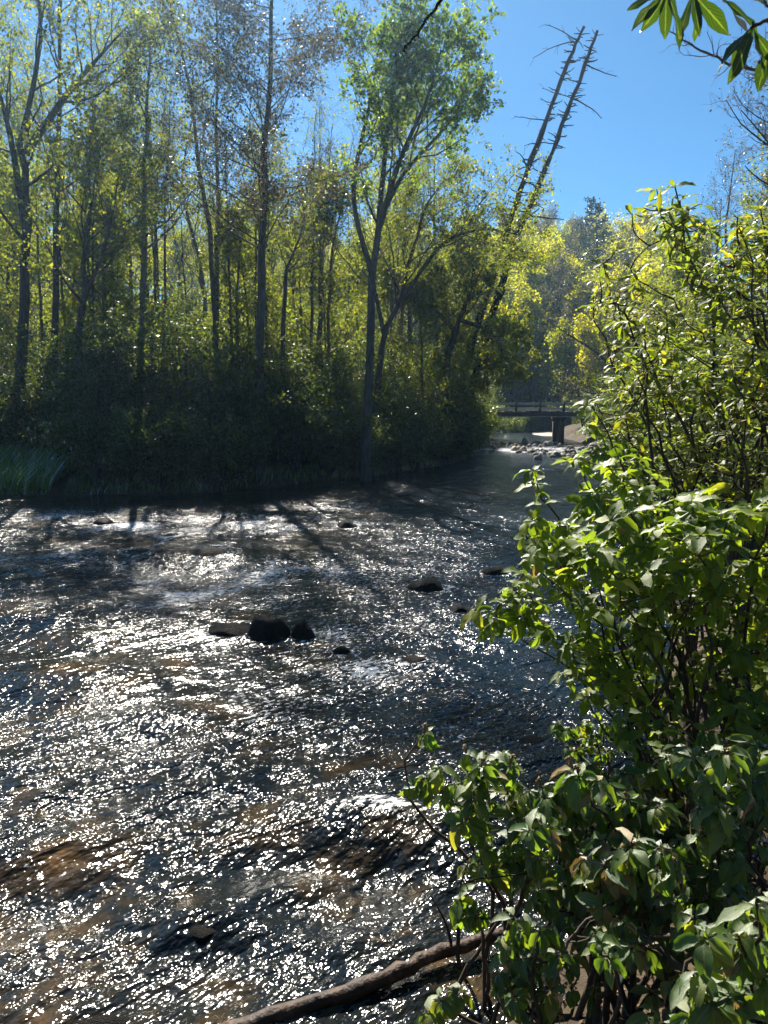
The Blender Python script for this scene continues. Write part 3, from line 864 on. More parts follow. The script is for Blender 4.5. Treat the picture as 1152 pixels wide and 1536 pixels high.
# ------------------------------------------------------------------ dead leaning pair
def dead_tree(label, pts, Y, r0, seed, stubs):
    r = np.random.default_rng(seed)
    pw = [P(a, b, Y) for a, b in pts]
    root = thing('dead_tree', label, 'dead tree', gp(pts[0][0], Y), 'leaning pair of dead conifer trunks')
    tr = smooth_path(pw, 40)
    R = np.interp(np.linspace(0, 1, 40), [0, 0.35, 1], [r0, r0 * 0.85, r0 * 0.3]) * (1 + 0.12 * r.normal(size=40))
    tr[1:-1] += r.normal(size=(38, 3)) * 0.02
    a = Acc(); tubes(a, tr[None], R[None], 9, cap=True); a.build('trunk', M['dead'], root)
    ax = nrm(tr[-1] - tr[0])
    for i in range(stubs):
        t = 0.36 + 0.63 * r.random() ** 0.9
        k = t * 39; j = int(k)
        p = tr[j] * (1 - k + j) + tr[min(j + 1, 39)] * (k - j)
        sd = 1 if r.random() < 0.5 else -1
        d = np.array([sd * (0.8 + 0.3 * r.random()), r.normal() * 0.6, 0.15 * r.normal() + (0.25 if sd < 0 else 0.0)])
        d = nrm(d)
        ln = (0.18 + 0.34 * r.random() ** 1.6) * (1.25 - 0.6 * t)
        if r.random() < 0.045: ln = 0.8 + 0.6 * r.random()
        ln *= 1.45
        q = [p]
        n = 7
        for s in range(n - 1):
            q.append(q[-1] + d * ln / (n - 1)); d = nrm(d + r.normal(size=3) * 0.14 + np.array([0, 0, -0.07 if ln > 0.8 else 0]))
        q = np.array(q)
        a = Acc(); tubes(a, q[None], (np.linspace(0.05, 0.02, n) * (1.15 - 0.5 * t) * (0.6 + 0.6 * r.random()))[None], 4)
        if ln > 0.5:
            b, rb, _ = sprout(q[None], np.full((1, n), 0.015), 4, 0.2, 1, ln * 0.25, 0.9, 4, 0.7, -0.15, 0.3, 0.4, 0.3, r, 0, 0.006)
            tubes(a, b, rb, 3)
        a.build('branch_stub', M['dead'], root)
    # ivy-like young leaves climbing the lower trunk
    lf = Acc(); seg = tr[4:19]
    leafset(lf, seg[None], 420, 0.11, 0.24, r, t0=0)
    o = lf.build('climbing_leaves', M['spring'], root); o['kind'] = 'stuff'
    return root


dead_tree('dead leaning trunk, the left and taller of the twin pair', [(672, 640), (712, 500), (752, 375), (787, 268), (842, 120), (876, 40)], 36.0, 0.19, 60, 110)
dead_tree('dead leaning trunk, the right of the twin pair with longest stubs', [(690, 645), (742, 460), (776, 350), (804, 288), (858, 150), (896, 46)], 36.6, 0.205, 61, 120)

# ------------------------------------------------------------------ prototypes for the woods
def far_tree(name, label, cat, h, r0, seed, group, **kw):
    b = np.array([0, 0, 0.0]); r = np.random.default_rng(seed)
    pts = [b, np.array([r.normal() * 0.2, r.normal() * 0.2, h * 0.4]), np.array([r.normal() * 0.4, r.normal() * 0.4, h * 0.75]), np.array([r.normal() * 0.5, r.normal() * 0.5, h])]
    return tree(name, label, cat, pts, r0, seed, limbs=False, group=group, trunk_k=6, mtr=10, **kw)


def move_first(root, used, x, y, s, rot, label, group, sink=0.15, z=None):
    zz = hz(x, y) - sink if z is None else z
    if root.name not in used:
        used.add(root.name)
        root.location = (x, y, zz); root.scale = (s, s, s) if not isinstance(s, tuple) else s; root.rotation_euler = (0, 0, rot)
        root['label'] = label; root['group'] = group
        return root
    return dup(root, (x, y, zz), rot, s, label, group)


used = set()


def beside(x, Y):
    p = 576 + FPX * x / Y
    for lim, t in ((80, 'the big forked tree'), (175, 'the round topped bushy tree'), (280, 'the pale trunked tree'), (440, 'the feathery tree'), (530, 'the bare sapling clump'), (640, 'the rounded leafy tree')):
        if p < lim: return t
    return 'the leaning dead trunks'


W1 = 'budding trees in the wood behind the far bank'
wood = [far_tree('budding_tree', 'w', 'tree', 14, 0.15, 101, W1, l1=22, t1=(0.25, 1), len1=3.0, l2=7, l3=6, leaves=5, lsize=0.13, jit=0.1),
        far_tree('budding_tree', 'w', 'tree', 16, 0.15, 102, W1, l1=20, t1=(0.3, 1), len1=2.6, ang1=0.6, l2=7, l3=5, leaves=3, lsize=0.11, jit=0.1, bark='bark_pale'),
        far_tree('budding_tree', 'w', 'tree', 10, 0.11, 103, W1, l1=24, t1=(0.15, 1), len1=2.8, l2=7, l3=6, leaves=8, lsize=0.13, jit=0.12),
        far_tree('bare_tree', 'w', 'tree', 15, 0.14, 104, W1, l1=20, t1=(0.25, 1), len1=3.0, ang1=0.7, l2=8, l3=7, leaves=1, lsize=0.09, leafm='tuft', twig='twig_red')]
wl = ['slender budding tree with thin yellow green leaves behind ', 'tall pale budding tree with sparse leaves behind ',
      'low leafy yellow green tree behind or beside ', 'bare twiggy tree in the wood behind ']
rw = np.random.default_rng(77)
n = 0; tries = 0; spots = []
while n < 70 and tries < 4000:
    tries += 1
    Y = 27 + 45 * rw.random() ** 1.3
    px = -60 + 820 * rw.random()
    x = (px - 576) / FPX * Y
    if sdist(np.array([x]), np.array([Y]), LEFT, 1.0)[0] < 2.0: continue
    if any((x - a) ** 2 + (Y - b) ** 2 < 3.2 for a, b in spots): continue
    if 120 < px < 420 and rw.random() < 0.4 and Y < 40: continue
    spots.append((x, Y))
    k = int(rw.choice(4, p=[0.3, 0.2, 0.32, 0.18])) if Y > 33 else 2
    move_first(wood[k], used, x, Y, min(0.75 + 0.45 * rw.random(), 0.75 * (Y - 16.5) / (14, 16, 10, 15)[k]), rw.random() * 6.28, wl[k] + beside(x, Y), W1)
    n += 1

for (px, Y, s) in ((655, 34.5, 0.8), (678, 36.6, 0.8), (640, 31.5, 0.7), (684, 40.5, 0.6)):
    x = (px - 576) / FPX * Y
    move_first(wood[2], used, x, Y, s, rw.random() * 6.28, wl[2] + beside(x, Y), W1)
saps = [o for o in bpy.data.objects if o.name.startswith('sapling') and o.parent is None]
for i in range(30):
    Y = 25.5 + 9 * rw.random(); px = 60 + 640 * rw.random(); x = (px - 576) / FPX * Y
    if sdist(np.array([x]), np.array([Y]), LEFT, 1.0)[0] < 1.2: continue
    sc = 0.7 + 0.5 * rw.random()
    dup(saps[i % 3], (x, Y, hz(x, Y) - 0.1), rw.random() * 6.28, [0.75, 0.75, sc], 'thin bare stemmed sapling in the wood near ' + beside(x, Y), 'thin saplings in the wood behind the far bank')
# hillside
H1 = 'trees on the far hillside'
hillp = [far_tree('leafy_tree', 'h', 'tree', 9, 0.14, 201, H1, l1=20, t1=(0.2, 1), len1=3.0, l2=6, len2=1.3, l3=4, len3=0.6, leaves=8, lsize=0.26, jit=0.22, leafm='hill_green'),
         far_tree('leafy_tree', 'h', 'tree', 11, 0.15, 202, H1, l1=20, t1=(0.25, 1), len1=3.0, l2=6, len2=1.3, l3=4, len3=0.6, leaves=6, lsize=0.24, jit=0.22, leafm='hill_green'),
         far_tree('bare_tree', 'h', 'tree', 11, 0.15, 203, H1, l1=20, t1=(0.25, 1), len1=3.0, ang1=0.7, l2=8, len2=1.3, l3=6, len3=0.7, leaves=3, lsize=0.14, jit=0.15, leafm='hill_dull', twig='twig_red'),
         far_tree('bare_tree', 'h', 'tree', 10, 0.14, 204, H1, l1=22, t1=(0.2, 1), len1=2.8, ang1=0.7, l2=7, len2=1.3, l3=6, len3=0.7, leaves=4, lsize=0.17, jit=0.15, leafm='hill_dull', twig='twig')]
hlab = ['round yellow green tree on the far hillside', 'taller fresh green tree on the far hillside', 'bare pinkish brown tree on the far hillside', 'grey brown budding tree on the far hillside']
n = 0; tries = 0; spots = []
while n < 295 and tries < 15000:
    tries += 1
    Y = 62 + 56 * rw.random()
    px = -60 + 1080 * rw.random() if n > 125 else 700 + 260 * rw.random()
    x = (px - 576) / FPX * Y
    dl = sdist(np.array([x]), np.array([Y]), LEFT, 1.0)[0]; dr = sdist(np.array([x]), np.array([Y]), RIGHT, -1.0)[0]
    if max(dl, dr) < 2.5: continue
    if any((x - a) ** 2 + (Y - b) ** 2 < 5 for a, b in spots): continue
    spots.append((x, Y))
    k = int(rw.choice(4, p=[0.56, 0.26, 0.08, 0.10])) if Y < 104 else int(rw.choice(4, p=[0.3, 0.3, 0.22, 0.18]))
    move_first(hillp[k], used, x, Y, 0.68 + 0.38 * rw.random(), rw.random() * 6.28, hlab[k], H1, sink=0.3)
    n += 1

for (px, Y, k, s_) in ((775, 92, 0, 0.95), (805, 96, 0, 1.0), (835, 90, 0, 0.9), (862, 97, 1, 0.85), (820, 82, 0, 0.85), (788, 84, 0, 0.8), (850, 80, 0, 0.75), (878, 84, 0, 0.7), (840, 108, 1, 0.9), (795, 110, 0, 1.0)):
    x = (px - 576) / FPX * Y
    move_first(hillp[k], used, x, Y, s_, rw.random() * 6.28, hlab[k], H1, sink=0.3)


def conifer():
    r = np.random.default_rng(55)
    Y = 82.0
    b = gp(897, Y)
    top = P(893, 300, Y)
    h = top[2] - b[2]
    root = thing('conifer_tree', 'dark pointed conifer standing out on the far hillside', 'tree', b)
    tr = smooth_path([b, (b + top) / 2, top], 12)
    R = np.linspace(0.22, 0.03, 12)
    a = Acc(); tubes(a, tr[None], R[None], 7); a.build('trunk', M['bark'], root)
    b1, r1, ln = sprout(tr[None], R[None], 90, 0.2, 0.99, 5.0, 1.4, 7, 0.4, 0.02, 0.12, 0.2, 0.85, r, 0.9, 0.02)
    a = Acc(); tubes(a, b1, r1, 4); a.build('branches', M['bark'], root)
    b2, r2, _ = sprout(b1, r1, 9, 0.2, 1, np.maximum(ln * 0.35, 0.3), 0.8, 4, 0.6, 0.0, 0.15, 0.4, 0.4, r, 0.7, 0.012)
    lf = Acc(); leafset(lf, b2, 6, 0.22, 0.08, r, t0=0.0)
    o = lf.build('needles', M['needle'], root); o['kind'] = 'stuff'


conifer()

# trees of the right bank behind the shrubs
R1 = 'trees on the right bank behind the shrubs'
rl = {0: 'slender budding tree on the right bank behind the tall shrubs', 2: 'low leafy tree on the right bank behind the tall shrubs', 3: 'bare twiggy tree on the right bank behind the tall shrubs'}
for (px, Y, k, s) in ((1010, 44, 2, 0.95), (1075, 38, 3, 0.85), (1120, 34, 0, 0.72), (1180, 30, 2, 1.0), (965, 56, 3, 0.5), (1040, 52, 2, 1.0), (1100, 26, 2, 0.7), (1150, 22, 3, 0.62), (905, 66, 3, 0.42), (860, 70, 3, 0.4), (800, 71, 3, 0.4), (830, 69, 3, 0.38),
                      (1215, 24, 2, 0.9), (1000, 34, 2, 0.62), (1060, 30, 3, 0.6), (945, 47, 3, 0.42), (990, 62, 0, 0.9)):
    x = (px - 576) / FPX * Y
    move_first(wood[k], used, x, Y, s, rw.random() * 6.28, rl[k], R1)

tree('bare_tree', 'bare crooked tree arching over the right end of the bridge', 'tree', [gp(960, 44), P(955, 610, 44), P(930, 560, 44), P(880, 520, 44), P(850, 500, 44), P(820, 480, 44)], 0.13, 71, l1=18, t1=(0.25, 1), len1=2.2, ang1=0.9, l2=7, len2=0.9, l3=5, leaves=1, lsize=0.07, twig='twig_red',
     extra=[[P(940, 580, 44), P(890, 590, 43.5), P(845, 572, 43)], [P(945, 590, 44), P(940, 520, 44), P(915, 450, 44)]])
tree('bare_tree', 'bare brown twiggy tree at the right edge below the hanging leaves', 'tree', [gp(1290, 14), P(1240, 330, 14), P(1200, 220, 14), P(1165, 130, 14)], 0.12, 72, l1=24, t1=(0.3, 1), len1=1.9, ang1=0.9, l2=7, len2=0.7, l3=6, len3=0.3, leaves=1, lsize=0.05, leafm='tuft', twig='twig_red', jit=0.03)

# ------------------------------------------------------------------ undergrowth bushes of the far bank
def bush(name, label, h, w, seed, leaves, lsize, group, leafm='under', nst=14):
    r = np.random.default_rng(seed)
    root = thing(name, label, 'bush', (0, 0, 0), group)
    st = np.zeros((nst, 7, 3)); 
    for i in range(nst):
        a = r.random() * 6.28; rad = w * (0.3 + 0.7 * r.random())
        e = np.array([math.cos(a) * rad, math.sin(a) * rad, h * (0.6 + 0.45 * r.random())])
        m = e * np.array([0.35, 0.35, 0.62])
        st[i] = smooth_path([np.array([math.cos(a) * 0.1, math.sin(a) * 0.1, -0.1]), m, e], 7)
    R = np.tile(np.linspace(0.03, 0.008, 7), (nst, 1))
    a = Acc(); tubes(a, st, R, 5); a.build('stems', M['bark'], root)
    b2, r2, ln = sprout(st, R, 9, 0.2, 1, h * 0.38, 0.9, 6, 0.6, 0.03, 0.25, 0.3, 0.3, r, 0.1, 0.005)
    b3, r3, _ = sprout(b2, r2, 5, 0.2, 1, h * 0.16, 0.8, 4, 0.6, 0.0, 0.25, 0.4, 0.2, r, 0.1, 0.003)
    a = Acc(); tubes(a, b2, r2, 3); tubes(a, b3, r3, 3); a.build('twigs', M['twig'], root)
    lf = Acc(); leafset(lf, b3, leaves, lsize, 0.06, r, t0=0)
    o = lf.build('leaves', M[leafm], root); o['kind'] = 'stuff'
    return root


B1 = 'leafy bushes crowding the far bank'
bushes = [bush('bush', 'b', 2.6, 1.5, 301, 11, 0.085, B1), bush('bush', 'b', 3.6, 1.7, 302, 10, 0.09, B1), bush('bush', 'b', 1.7, 1.4, 303, 12, 0.08, B1)]
bl = ['mid sized dense leafy bush crowding the far bank near ', 'tall dense leafy bush crowding the far bank near ', 'low spreading leafy bush crowding the far bank near ']
n = 0; tries = 0; spots = []
while n < 84 and tries < 8000:
    tries += 1
    if n < 60:
        i = rw.integers(2, 9); t = rw.random(); p = LEFT[i] * (1 - t) + LEFT[i + 1] * t
        x = p[0] + rw.normal() * 0.5; Y = p[1] + 0.5 + 3.2 * rw.random()
    else:
        Y = 25 + 16 * rw.random(); x = (-40 + 760 * rw.random() - 576) / FPX * Y
    if x < -14: continue
    d = sdist(np.array([x]), np.array([Y]), LEFT, 1.0)[0]
    if d < 0.12: continue
    if x < -9.1 and d < 3.2: continue
    if any((x - a) ** 2 + (Y - b) ** 2 < 0.8 for a, b in spots): continue
    spots.append((x, Y))
    k = int(rw.choice(3, p=[0.4, 0.35, 0.25]))
    if d < 1.3 and k == 1: k = 0
    if d < 0.7: k = 2
    move_first(bushes[k], used, x, Y, 0.85 + 0.4 * rw.random(), rw.random() * 6.28, bl[k] + beside(x, Y), B1)
    n += 1
B2 = 'leafy bushes on the banks around the bridge'
for (px, Y, k, s) in ((700, 50, 1, 1.1), (725, 53, 0, 1.2), (700, 66, 1, 1.4), (740, 72, 1, 1.5), (765, 74, 1, 1.3), (790, 75, 1, 1.5), (815, 73, 1, 1.2), (840, 74, 1, 1.5), (870, 71, 1, 1.2), (850, 68, 0, 1.2), (770, 64, 2, 1.0), (800, 65, 2, 1.1), (830, 64.5, 2, 1.2), (860, 64, 2, 1.2), (890, 63, 2, 1.2), (925, 58, 2, 1.2), (875, 56, 2, 1.1), (900, 55, 2, 1.2), (930, 53, 0, 0.8), (890, 69, 1, 1.2), (915, 64, 1, 1.2), (950, 60, 1, 1.1), (900, 47, 0, 0.8), (930, 44, 1, 0.9),
                      (940, 38, 0, 1.0), (930, 32, 0, 0.9), (960, 28, 1, 0.8), (990, 40, 1, 1.0), (1000, 22, 0, 1.0), (1010, 17, 1, 0.8), (1040, 14, 0, 0.9), (1080, 12, 1, 0.75), (985, 20, 2, 1.0), (1120, 10, 0, 0.9), (1060, 20, 1, 1.0), (720, 76, 1, 1.6), (820, 79, 1, 1.7), (765, 80, 1, 1.7)):
    x = (px - 576) / FPX * Y
    move_first(bushes[k], used, x, Y, s, rw.random() * 6.28, ['mid sized', 'tall', 'low spreading'][k] + ' leafy bush on the right bank or around the bridge', B2)

# ------------------------------------------------------------------ grass and dead stalks on the far bank
def grass(name, label, pts, hgt, wid, mat, seed, spread=0.3):
    r = np.random.default_rng(seed)
    N = len(pts)
    a = Acc()
    p = np.asarray(pts)
    az = r.random(N) * 6.28; ln = hgt * (0.5 + 0.8 * r.random(N))
    lean = np.stack([np.cos(az), np.sin(az), np.zeros(N)], -1) * (spread * ln)[:, None]
    side = np.stack([-np.sin(az + 1), np.cos(az + 1), np.zeros(N)], -1) * wid
    m = p + lean * 0.35 + np.array([0, 0, 1]) * (ln * 0.6)[:, None]; e = p + lean * 1.3 + np.array([0, 0, 1]) * (ln * 0.95)[:, None]
    v = np.stack([p - side, p + side, m - side * 0.8, m + side * 0.8, e], 1)
    o = (np.arange(N) * 5)[:, None]
    a.add(v.reshape(-1, 3), q=o + np.array([[0, 1, 3, 2]]), t=o + np.array([[2, 3, 4]]))
    ob = a.build(name, mat)
    tag(ob, label, 'grass', kind='stuff')


def bank_points(n, x0, x1, d0, d1, seed):
    r = np.random.default_rng(seed); out = []
    while len(out) < n:
        x = x0 + (x1 - x0) * r.random(400); y = 19 + 12 * r.random(400)
        d = sdist(x, y, LEFT, 1.0)
        ok = (d > d0) & (d < d1)
        h = height(x, y)
        for i in np.nonzero(ok)[0]: out.append((x[i], y[i], h[i] - 0.02))
    return out[:n]


grass('grass', 'bright green grass on the far bank at the left', bank_points(9000, -15, -9.3, 0.05, 3.0, 1), 0.6, 0.012, M['grass'], 1, 0.35)
grass('grass', 'low shaded grass along the foot of the far bank', bank_points(3500, -8.9, 2.5, 0.03, 1.2, 2), 0.22, 0.010, M['grass'], 2, 0.4)

rs = np.random.default_rng(12)
stk = [((195, 735), (212, 700)), ((205, 733), (238, 712)), ((232, 728), (222, 712)), ((240, 735), (228, 718)), ((277, 732), (290, 712)), ((300, 736), (280, 716)), ((305, 734), (272, 700)), ((120, 690), (140, 702)),
       ((240, 676), (262, 640)), ((320, 695), (300, 690)), ((60, 668), (100, 690)), ((390, 712), (402, 702)), ((12, 742), (60, 722))]
for i, ((ax, ay), (bx, by)) in enumerate(stk):
    Y = 21.4 + (0.5 if ay > 715 else 1.6) + 0.3 * rs.random()
    p = P(ax, ay, Y); q = P(bx, by, Y - 0.2 + 0.4 * rs.random())
    p[2] = min(p[2], hz(p[0], p[1]) + 0.02)
    mid = (p + q) / 2 + np.array([0.02, 0, 0.05])
    o = Acc(); tubes(o, smooth_path([p, mid, q], 7)[None], np.linspace(0.014, 0.006, 7)[None], 4)
    ob = o.build('dead_stalk', M['stalk']); tag(ob, 'pale dead stalk leaning at the foot of the far bank', 'stalk', 'pale dead stalks along the far water edge')


# ------------------------------------------------------------------ shrubs of the near right bank
RH = [leaf_tmpl(0.24 + 0.02 * (i % 4), 5, d, 0.1 + 0.09 * (i % 3), seed=i, wavy=0.8, belly=0.6) for i, d in enumerate((0.25, 0.5, 0.8, 0.4, 1.1, 0.1, 0.65))]
BR = [leaf_tmpl(0.42 + 0.04 * (i % 4), 5, d, 0.2 + 0.15 * (i % 3), seed=i + 9, wavy=1.1) for i, d in enumerate((0.35, 0.7, 1.0, 0.5, 1.4, 0.15, 0.85))]
DR = [leaf_tmpl(0.38 + 0.04 * (i % 4), 5, d, 0.3 + 0.2 * (i % 3), seed=i + 19, wavy=0.9) for i, d in enumerate((0.7, 1.1, 1.5, 0.9, 1.9, 0.4, 1.3))]


def tm_mesh(name, tmpl, mat):
    a = Acc(); a.add(tmpl[0], q=tmpl[1], uv=tmpl[3]); return a.mesh(name, mat)


LM = {}
for key, T, mt in (('rhodo', RH, 'rhodo'), ('broad', BR, 'broad'), ('droop', DR, 'droop')):
    LM[key] = (T, [tm_mesh('leaf', t, M[mt]) for t in T], M[mt])
M['hang'] = leaf_mat('hanging_leaf', [(0, (0.015, 0.035, 0.01)), (1, (0.04, 0.07, 0.016))], (2.0, 2.2, 0.5), 0.4, 0.35, 1.0, veins=True)
HANG = [tm_mesh('leaf', t, M['hang']) for t in RH]
TANM = [tm_mesh('withered_leaf', t, M['tan']) for t in DR]


def bud_mesh():
    r = np.random.default_rng(3); a = Acc()
    for i in range(11):
        an = r.random() * 6.28; tilt = 0.75 * r.random()
        d = np.array([math.sin(tilt) * math.cos(an), math.sin(tilt) * math.sin(an), math.cos(tilt)]); L = 0.6 + 0.5 * r.random()
        tubes(a, np.array([[d * 0, d * L * 0.5, d * L]]), np.array([[0.05, 0.035, 0.03]]), 3)
        c = d * L; s = 0.11
        v = np.array([(1, 0, 0), (-1, 0, 0), (0, 1, 0), (0, -1, 0), (0, 0, 1.4), (0, 0, -1.2)]) * s + c
        a.add(v, t=[(0, 2, 4), (2, 1, 4), (1, 3, 4), (3, 0, 4), (2, 0, 5), (1, 2, 5), (3, 1, 5), (0, 3, 5)])
    return a.mesh('flower_buds', M['bud'])


BUD = bud_mesh()


def in_poly(x, y, poly):
    c = False; j = len(poly) - 1
    for i in range(len(poly)):
        (xi, yi), (xj, yj) = poly[i], poly[j]
        if (yi > y) != (yj > y) and x < (xj - xi) * (y - yi) / (yj - yi) + xi: c = not c
        j = i
    return c


def shrub(name, label, base, poly, depth, ntips, kind, llen, seed, nmain=8, buds=0.0, extra_tips=(), nleaf=(5, 8), pairs=2, tanp=0.006, group='evergreen shrubs on the near bank', top_bias=0.0, wd=0.012, maxobj=300):
    """poly: outline of the foliage in photo pixels, filled through the depth range with twig tips"""
    r = np.random.default_rng(seed)
    base = np.asarray(base, float)
    root = thing(name, label, 'shrub', base, group)
    tips = []
    xs = [p[0] for p in poly]; ys = [p[1] for p in poly]
    while len(tips) < ntips:
        x = xs and (min(xs) + (max(xs) - min(xs)) * r.random()); y = min(ys) + (max(ys) - min(ys)) * r.random()
        if not in_poly(x, y, poly): continue
        t = P(x, y, depth[0] + (depth[1] - depth[0]) * r.random())
        if t[2] < base[2] + 0.12 and t[2] < hz(t[0], t[1]) + 0.12: continue
        tips.append(t)
    for (x, y, d) in extra_tips: tips.append(P(x, y, d))
    tips = np.array(tips)
    K = len(tips)
    # main stems to well spread tips
    idx = [int(np.argmax(np.linalg.norm(tips - base, axis=1)))]
    for _ in range(nmain - 1):
        d = np.min(np.linalg.norm(tips[:, None] - tips[idx][None], axis=2), axis=1); idx.append(int(np.argmax(d)))
    pool = []
    for i in idx:
        e = tips[i]
        s = base + np.array([r.normal() * 0.10, r.normal() * 0.10, -0.05])
        v = e - s; L = np.linalg.norm(v)
        m1 = s + v * 0.35 + np.array([r.normal() * 0.06 * L, r.normal() * 0.06 * L, 0.10 * L]); m2 = s + v * 0.7 + np.array([r.normal() * 0.05 * L, r.normal() * 0.05 * L, 0.08 * L])
        pl = smooth_path([s, m1, m2, e], 14)
        pl[2:-1] += r.normal(size=(11, 3)) * 0.008 * L
        a = Acc(); tubes(a, pl[None], (wd * (0.8 + 0.5 * r.random()) * np.linspace(1, 0.25, 14))[None], 6)
        a.build('stem', M['stem'], root)
        pool.append(pl[3:])
    pool = np.concatenate(pool)
    tw = Acc(); dirs = np.zeros((K, 3))
    order = sorted(range(K), key=lambda i: np.linalg.norm(tips[i] - base))
    twl = []
    for i in order:
        e = tips[i]
        if i in idx:
            dirs[i] = nrm(e - base); 
            continue
        d = e - pool; dist = np.linalg.norm(d, axis=1)
        cost = dist + 0.9 * np.maximum(0, -(d[:, 2]) + 0.02)
        j = int(np.argmin(np.where(dist < 0.05, 9, cost)))
        s = pool[j]; v = e - s; L = np.linalg.norm(v)
        out = nrm((e - base) * np.array([1, 1, 0.3]))
        mid = s + v * 0.5 + out * 0.04 * L + np.array([r.normal() * 0.08 * L, r.normal() * 0.08 * L, -0.10 * L + 0.05 * L * r.normal()])
        pl = smooth_path([s, mid, e], 8)
        twl.append(pl); pool = np.concatenate([pool, pl[2:-1]])
        dirs[i] = nrm(pl[-1] - pl[-3] + np.array([0, 0, 0.15 * L]))
    if twl:
        for pl in twl:
            tw = Acc(); tubes(tw, pl[None], (np.linspace(0.0042, 0.0022, 8) * (wd / 0.012))[None], 4); tw.build('twig', M['stem'], root)
    # leaves
    pos = []; yd = []; zn = []; sc = []
    up = np.array([0, 0, 1.0])
    for i in range(K):
        ax = nrm(dirs[i] + np.array([-0.15, -0.25, 0.7]) + r.normal(size=3) * 0.15)
        e1 = nrm(np.cross(ax, np.array([0.3, 1, 0.1]))); e2 = np.cross(ax, e1)
        n = r.integers(nleaf[0], nleaf[1] + 1); ph = r.random() * 6.28
        for k in range(n):
            an = ph + k * 2 * math.pi / n + r.normal() * 0.2
            rad = e1 * math.cos(an) + e2 * math.sin(an)
            el = {'rhodo': 0.35, 'broad': 0.15, 'droop': -0.25}[kind] + r.normal() * 0.28
            y = nrm(rad * math.cos(el) + ax * math.sin(el))
            z = nrm(ax * math.cos(el) - rad * math.sin(el) + r.normal(size=3) * 0.15)
            pos.append(tips[i] + rad * 0.008 - ax * 0.01 * k / n); yd.append(y); zn.append(z); sc.append(llen * (0.42 + 0.75 * r.random()))
        for k in range(pairs):
            b = tips[i] - dirs[i] * (0.045 + 0.06 * k) * (llen / 0.09)
            an0 = r.random() * 6.28
            for hlf in (0, math.pi):
                rad = e1 * math.cos(an0 + hlf) + e2 * math.sin(an0 + hlf)
                el = -0.1 + r.normal() * 0.3
                pos.append(b); yd.append(nrm(rad * math.cos(el) + ax * math.sin(el))); zn.append(nrm(ax + r.normal(size=3) * 0.25)); sc.append(llen * (0.5 + 0.5 * r.random()))
    pos = np.array(pos); F = frames(np.array(yd), np.array(zn)); sc = np.array(sc)
    T, meshes, mt = LM[kind]
    var = r.integers(0, len(T), len(pos))
    near = np.argsort(np.linalg.norm(pos - np.array([0, 0, EYE]), axis=1) - 2.0 * sc)
    single = near[:maxobj]; rest = near[maxobj:]
    for i in single:
        tan = r.random() < tanp
        o = bpy.data.objects.new('leaf', TANM[var[i]] if tan else meshes[var[i]])
        o.parent = root
        m = Matrix(((F[i][0][0], F[i][0][1], F[i][0][2], 0), (F[i][1][0], F[i][1][1], F[i][1][2], 0), (F[i][2][0], F[i][2][1], F[i][2][2], 0), (0, 0, 0, 1)))
        o.matrix_local = Matrix.Translation(Vector(pos[i] - base)) @ m @ Matrix.Scale(float(sc[i]), 4)
        if tan: o['label'] = 'withered tan leaf'
        COL.objects.link(o)
    if len(rest):
        a = Acc()
        for k in range(len(T)):
            s = rest[var[rest] == k]
            scatter(a, T[k], pos[s], F[s], sc[s])
        o = a.build('leaves', mt, root); o['kind'] = 'stuff'
    for i in range(K):
        if r.random() < buds:
            o = link('flower_buds', BUD, root)
            o.location = Vector(tips[i] - base); s = 0.028 + 0.015 * r.random(); o.scale = (s, s, s); o.rotation_euler = (r.normal() * 0.3, r.normal() * 0.3, r.random() * 6)
    return root


def bp(px, Y):
    return gp(px, Y, z=0.0)


# tall rhododendrons, upper right
shrub('rhododendron', 'tallest rhododendron on the right whose top twig pokes into the sky', bp(1130, 5.4), [(985, 300), (1050, 290), (1075, 340), (1152, 360), (1152, 560), (1060, 600), (960, 590), (915, 470), (910, 390), (965, 380)], (4.6, 5.8), 120, 'rhodo', 0.12, 401, nmain=10,
      extra_tips=[(985, 284, 5.0), (965, 312, 5.0), (1012, 278, 5.1), (948, 320, 4.9), (925, 375, 4.8), (905, 395, 4.8), (900, 420, 4.7), (1020, 300, 5.1), (1108, 340, 4.6), (895, 455, 4.7)], pairs=2, wd=0.017)
shrub('rhododendron', 'broad rhododendron at the right edge in front of the leafy hillside', bp(1235, 4.6), [(1080, 330), (1180, 300), (1230, 320), (1230, 620), (1120, 640), (1060, 520)], (4.0, 5.4), 90, 'rhodo', 0.115, 402, nmain=9, pairs=2, wd=0.017)
shrub('rhododendron', 'yellow green rhododendron beside the far end of the bridge view', bp(1080, 6.0), [(905, 540), (960, 480), (1060, 520), (1100, 640), (1040, 720), (940, 700), (880, 600)], (5.0, 6.4), 95, 'rhodo', 0.125, 403, nmain=9,
      extra_tips=[(880, 608, 5.2), (900, 585, 5.2), (890, 440, 5.4), (920, 520, 5.3)], pairs=2, wd=0.015)
shrub('rhododendron', 'dark shaded rhododendron at the right edge with crooked stems', bp(1190, 4.6), [(1040, 560), (1180, 560), (1200, 760), (1060, 760)], (4.4, 5.6), 80, 'rhodo', 0.12, 404, nmain=9, pairs=1, wd=0.022)
